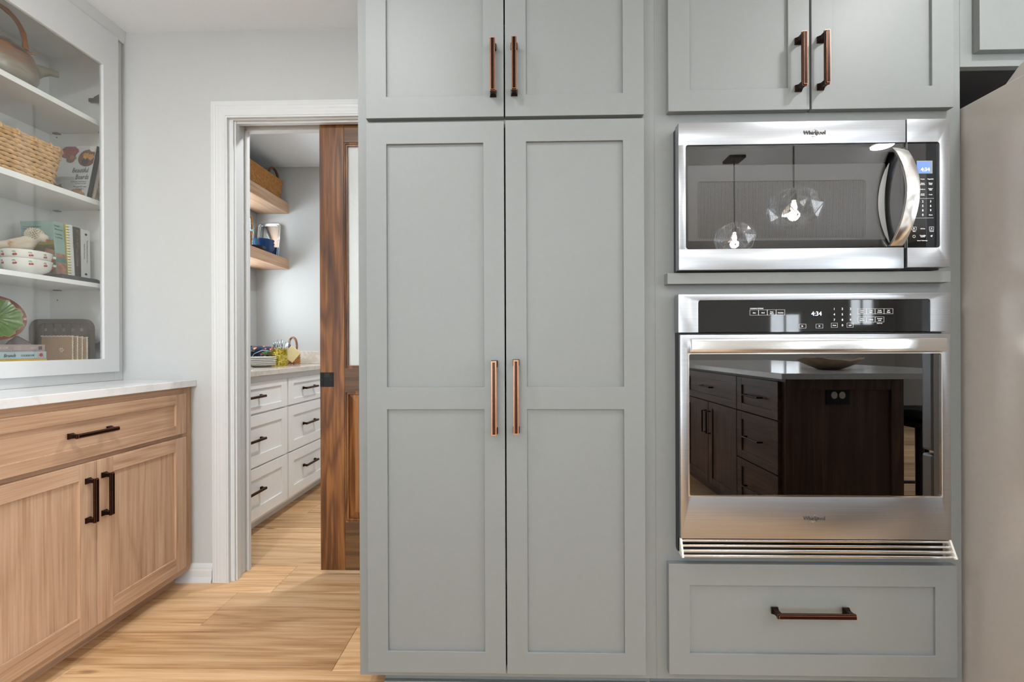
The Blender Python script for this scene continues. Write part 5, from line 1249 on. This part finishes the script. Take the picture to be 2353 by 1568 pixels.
cushion('bag_body', (-1.895, 2.905, CZ+0.068), 0.12, 0.07, 0.13, plain('slate_cloth', '#343c54', 0.85, noise_amt=0.25, nscale=60), gb, (0.1, -0.1, 0.6), 5, 0.006)
cushion('bag_flap', (-1.888, 2.895, CZ+0.130), 0.10, 0.05, 0.022, plain('slate_cloth2', '#3c4660', 0.85, noise_amt=0.25, nscale=60), gb, (0.1, 0.1, 0.6), 7, 0.003)
wd = thing('wood_bowl', (-1.80, 2.72, CZ), 'small brown wooden bowl at the left edge of the pantry counter, beside the plates', 'bowl')
B().lathe([(0, 0), (0.04, 0), (0.06, 0.02), (0.072, 0.05), (0.068, 0.05), (0.055, 0.022), (0, 0.01)], (-1.868, 2.732, CZ+0.0005), 32).build('bowl_body', plain('brown_wood_bowl', '#6e3f20', 0.35, noise_amt=0.2), wd, smooth=60)
cushion('cloth', (-1.868, 2.735, CZ+0.062), 0.07, 0.06, 0.05, plain('pale_blue_cloth', '#a9c6d6', 0.8, noise_amt=0.1), wd, (0.3, 0.2, 0.3), 9, 0.004)

# ================================================================== CEILING CANS, ISLAND AND PENDANTS (they show in the appliance glass)
CANT = plain('can_trim', '#e8e8e8', 0.4); CANL = emit('can_lens', '#fff3e2', 9.0)
CANL_ = ['recessed ceiling downlight in front of the pantry cabinet', 'recessed ceiling downlight in front of the refrigerator', 'recessed ceiling downlight in front of the glass display cabinet', 'recessed ceiling downlight over the island overhang, mirrored beside the microwave handle', 'recessed ceiling downlight just left of the island', 'recessed ceiling downlight behind the oak cabinet run', 'recessed ceiling downlight between island and window wall', 'recessed ceiling downlight at the right of the window wall', 'recessed ceiling downlight at the left of the window wall', 'recessed ceiling downlight inside the pantry']
for i, (x, y) in enumerate(CANS+PANTRY_CANS):
    root = thing('recessed_light', (x, y, CEIL-0.001), CANL_[i], 'ceiling light', 'recessed kitchen downlights' if i < len(CANS) else None)
    B().lathe([(0.072, -0.001), (0.090, -0.001), (0.088, -0.005), (0.072, -0.006), (0.072, -0.001)], (x, y, CEIL), 32).build('trim_ring', CANT, root, smooth=40)
    B().lathe([(0, -0.0022), (0.0715, -0.0022), (0.0715, -0.0012), (0, -0.0012)], (x, y, CEIL), 32).build('lens', CANL, root)
isl = thing('kitchen_island', (1.75, -0.75, 0), 'dark walnut kitchen island with drawers and an outlet, mirrored in the oven door', 'island')
ix0, ix1, iy0, iy1 = 1.320, 1.900, -1.75, 0.270
B().box(ix0, ix1, iy0, iy1, 0.09, 0.8830).build('carcass', WALNUTV, isl)
B().box(ix0+0.06, ix1-0.02, iy0+0.02, iy1-0.06, 0.0, 0.09).build('toe_kick', WALNUTY, isl)
def idoor(name, y0, y1, z0, z1, mats):
    b = B(); d = ix0-0.0005; st = 0.055
    b.box(d-0.019, d, y0, y0+st, z0, z1); b.box(d-0.019, d, y1-st, y1, z0, z1); b.box(d-0.0187, d, y0+st, y1-st, z0, z0+st*0.8); b.box(d-0.0187, d, y0+st, y1-st, z1-st*0.8, z1)
    o = b.build(name, mats, isl, bevel=0.001); B().box(d-0.011, d-0.001, y0+st-0.002, y1-st+0.002, z0+st*0.8-0.002, z1-st*0.8+0.002).build('panel', mats, o); return o
CHROM = STEELP
for z0, z1 in ((0.105, 0.385), (0.392, 0.665), (0.672, 0.868)):
    o = idoor('drawer', -0.165, 0.255, z0, z1, WALNUTY); zc = (z0+z1)/2
    B().tube([(ix0-0.020, -0.045, zc), (ix0-0.048, -0.045, zc), (ix0-0.048, 0.115, zc), (ix0-0.020, 0.115, zc)], 0.005, 8).build('handle', BRONZE, o)
for y0, y1 in ((-0.565, -0.172), (-0.965, -0.572)):
    o = idoor('door', y0, y1, 0.105, 0.665, WALNUTV)
    yy2 = y0+0.03 if y0 > -0.6 else y1-0.03
    B().tube([(ix0-0.020, yy2, 0.45), (ix0-0.048, yy2, 0.45), (ix0-0.048, yy2, 0.60), (ix0-0.020, yy2, 0.60)], 0.005, 8).build('handle', BRONZE, o)
o = idoor('drawer', -0.965, -0.172, 0.672, 0.868, WALNUTY)
B().tube([(ix0-0.020, -0.65, 0.77), (ix0-0.048, -0.65, 0.77), (ix0-0.048, -0.49, 0.77), (ix0-0.020, -0.49, 0.77)], 0.005, 8).build('handle', BRONZE, o)
b = B(); st = 0.06
b.box(ix0, ix0+st, iy1, iy1+0.019, 0.09, 0.883); b.box(ix1-st, ix1, iy1, iy1+0.019, 0.09, 0.883); b.box(ix0+st, ix1-st, iy1, iy1+0.0187, 0.83, 0.883); b.box(ix0+st, ix1-st, iy1, iy1+0.0187, 0.09, 0.18); b.box(ix0+st, ix1-st, iy1, iy1+0.008, 0.18, 0.83)
b.build('end_panel', WALNUTV, isl, bevel=0.001)
b = B().box(1.525, 1.640, iy1+0.008, iy1+0.013, 0.755, 0.850); ol = b.build('outlet_plate', BLACKP, isl)
for x in (1.565, 1.600): B().lathe([(0, 0), (0.0155, 0), (0.0155, 0.003), (0, 0.003)], (0, 0, 0), 20)
for x in (1.563, 1.602):
    b = B().prism([(0.015*math.cos(2*PI*k/20), 0.018*math.sin(2*PI*k/20)) for k in range(20)], 0, 0.003, lambda u, v, w, x=x: (x+u, iy1+0.013+w, 0.803+v)); b.build('receptacle', plain('ivory_receptacle', '#dedad2', 0.4), ol)
tag(B().box(1.290, 2.42, -1.80, 0.310, 0.8840, 0.9140).build('island_countertop', QUARTZ, None, bevel=0.002), 'pale quartz worktop of the kitchen island, mirrored in the oven door', 'countertop')
bc = Vector((1.79, -0.08, 0.9145))
db = thing('wooden_bowl', bc, 'wide brown bowl with a ragged live edge on the island, mirrored in the oven door', 'bowl')
b = B(); n = 40; prof = [(0, 0.002), (0.055, 0.0), (0.09, 0.015), (0.13, 0.035), (0.165, 0.062), (0.158, 0.061), (0.12, 0.035), (0.08, 0.02), (0, 0.012)]
b.lathe(prof, bc, n)
for v in b.bm.verts:
    r = (Vector((v.co.x, v.co.y, 0))-Vector((bc.x, bc.y, 0))).length
    if r > 0.15: a = math.atan2(v.co.y-bc.y, v.co.x-bc.x); v.co.z += 0.008*math.sin(3*a)+0.003*math.sin(11*a)
b.build('bowl_body', plain('ragged_wood', '#a08870', 0.5, noise_amt=0.2), db, smooth=60)
# faceted glass pendants
BULB = emit('filament_bulb', '#fff0d8', 45.0)
PM = plain('pendant_metal', '#3b2a22', 0.3, 0.8)
for k, (px_, py_) in enumerate(((1.62, -0.14), (1.62, -0.86))):
    pz = 1.870
    root = thing('pendant_lamp', (px_, py_, CEIL), ('nearer' if k == 0 else 'farther')+' faceted clear glass pendant lamp over the island, mirrored in the microwave door', 'pendant lamp', 'island pendants')
    B().box(px_-0.06, px_+0.06, py_-0.06, py_+0.06, CEIL-0.022, CEIL-0.0005).build('canopy', PM, root, bevel=0.002)
    B().tube([(px_, py_, CEIL-0.022), (px_, py_, pz+0.09)], 0.005, 8).build('rod', PM, root)
    B().tube([(px_, py_, pz+0.11), (px_, py_, pz+0.045)], 0.016, 12).build('socket', PM, root)
    B().lathe([(0, -0.026), (0.012, -0.021), (0.019, 0.0), (0.014, 0.022), (0.010, 0.045), (0, 0.046)], (px_, py_, pz), 16).build('bulb', BULB, root, smooth=60)
    b = B(); rg = []
    for z, r, of in ((0.105, 0.060, 0), (0.070, 0.120, 0.5), (0.0, 0.150, 0), (-0.070, 0.120, 0.5), (-0.110, 0.055, 0)):
        rg.append([Vector((px_+r*math.cos(2*PI*(q+of)/8), py_+r*math.sin(2*PI*(q+of)/8), pz+z)) for q in range(8)])
    V = [[b.bm.verts.new(p) for p in r_] for r_ in rg]; ed = B()
    for li in range(4):
        A, C = V[li], V[li+1]
        for q in range(8):
            if li % 2 == 0: t1, t2 = (A[q], A[(q+1) % 8], C[q]), (A[(q+1) % 8], C[(q+1) % 8], C[q])
            else: t1, t2 = (A[q], C[(q+1) % 8], C[q]), (A[q], A[(q+1) % 8], C[(q+1) % 8])
            b.bm.faces.new(t1); b.bm.faces.new(t2)
            for tt in (t1, t2): ed.tube([tt[0].co.copy(), tt[2].co.copy()], 0.0028, 4)
            ed.tube([A[q].co.copy(), A[(q+1) % 8].co.copy()], 0.0014, 4)
    b.bm.faces.new(V[4])
    b.build('glass_shade', LAMPGLASS, root); tag(ed.build('glass_edge', plain('lead_came', '#f4f6fa', 0.2, 0.2) if 'lead_came' not in MATS else MATS['lead_came'], root), kind='stuff')
    l = bpy.data.lights.new('pendant_glow', 'POINT'); l.energy = 18; l.color = (1, 0.95, 0.88); l.shadow_soft_size = 0.03
    o = bpy.data.objects.new('pendant_glow', l); o.location = (px_, py_, pz-0.045); COL.objects.link(o)

# dark counter stool at the island overhang (its curved legs show in the oven door)
so = thing('bar_stool', (2.27, -0.02, 0), 'dark wooden counter stool with curved legs at the island overhang, mirrored in the oven door', 'stool')
STW = plain('ebony_wood', '#17120f', 0.35); sx0, sy0 = 2.27, -0.02
B().rrect((sx0-0.20, sx0+0.20, sy0-0.20, sy0+0.20), 0.05, 0.615, 0.640, fn=lambda u, v, w: (u, v, w)).build('seat', STW, so, bevel=0.004)
cushion('seat_pad', (sx0, sy0, 0.668), 0.38, 0.06, 0.38, plain('charcoal_cloth', '#2a2b2e', 0.85, noise_amt=0.1), so, (PI/2, 0, 0), 4, 0.001)
for a in (-1, 1):
    for c in (-1, 1):
        B().tube([(sx0+a*(0.155+0.07*t**2), sy0+c*(0.155+0.07*t**2), 0.615*(1-t)+0.0*t) for t in [i/8 for i in range(9)]], [0.020-0.006*i/8 for i in range(9)], 8).build('leg', STW, so, smooth=60)
for a in (-1, 1):
    B().tube([(sx0+a*0.185, sy0-0.185, 0.20), (sx0+a*0.185, sy0+0.185, 0.20)], 0.010, 8).build('stretcher', STW, so)
    B().tube([(sx0-0.183, sy0+a*0.183, 0.22), (sx0+0.183, sy0+a*0.183, 0.22)], 0.010, 8).build('stretcher', STW, so)
    B().tube([(sx0+0.19, sy0+a*0.17, 0.62), (sx0+0.215, sy0+a*0.17, 0.80), (sx0+0.245, sy0+a*0.17, 1.02)], 0.013, 8).build('back_post', STW, so, smooth=60)
for z in (0.86, 0.96): B().box(sx0+0.215, sx0+0.238, sy0-0.17, sy0+0.17, z, z+0.045).build('back_slat', STW, so, bevel=0.004)
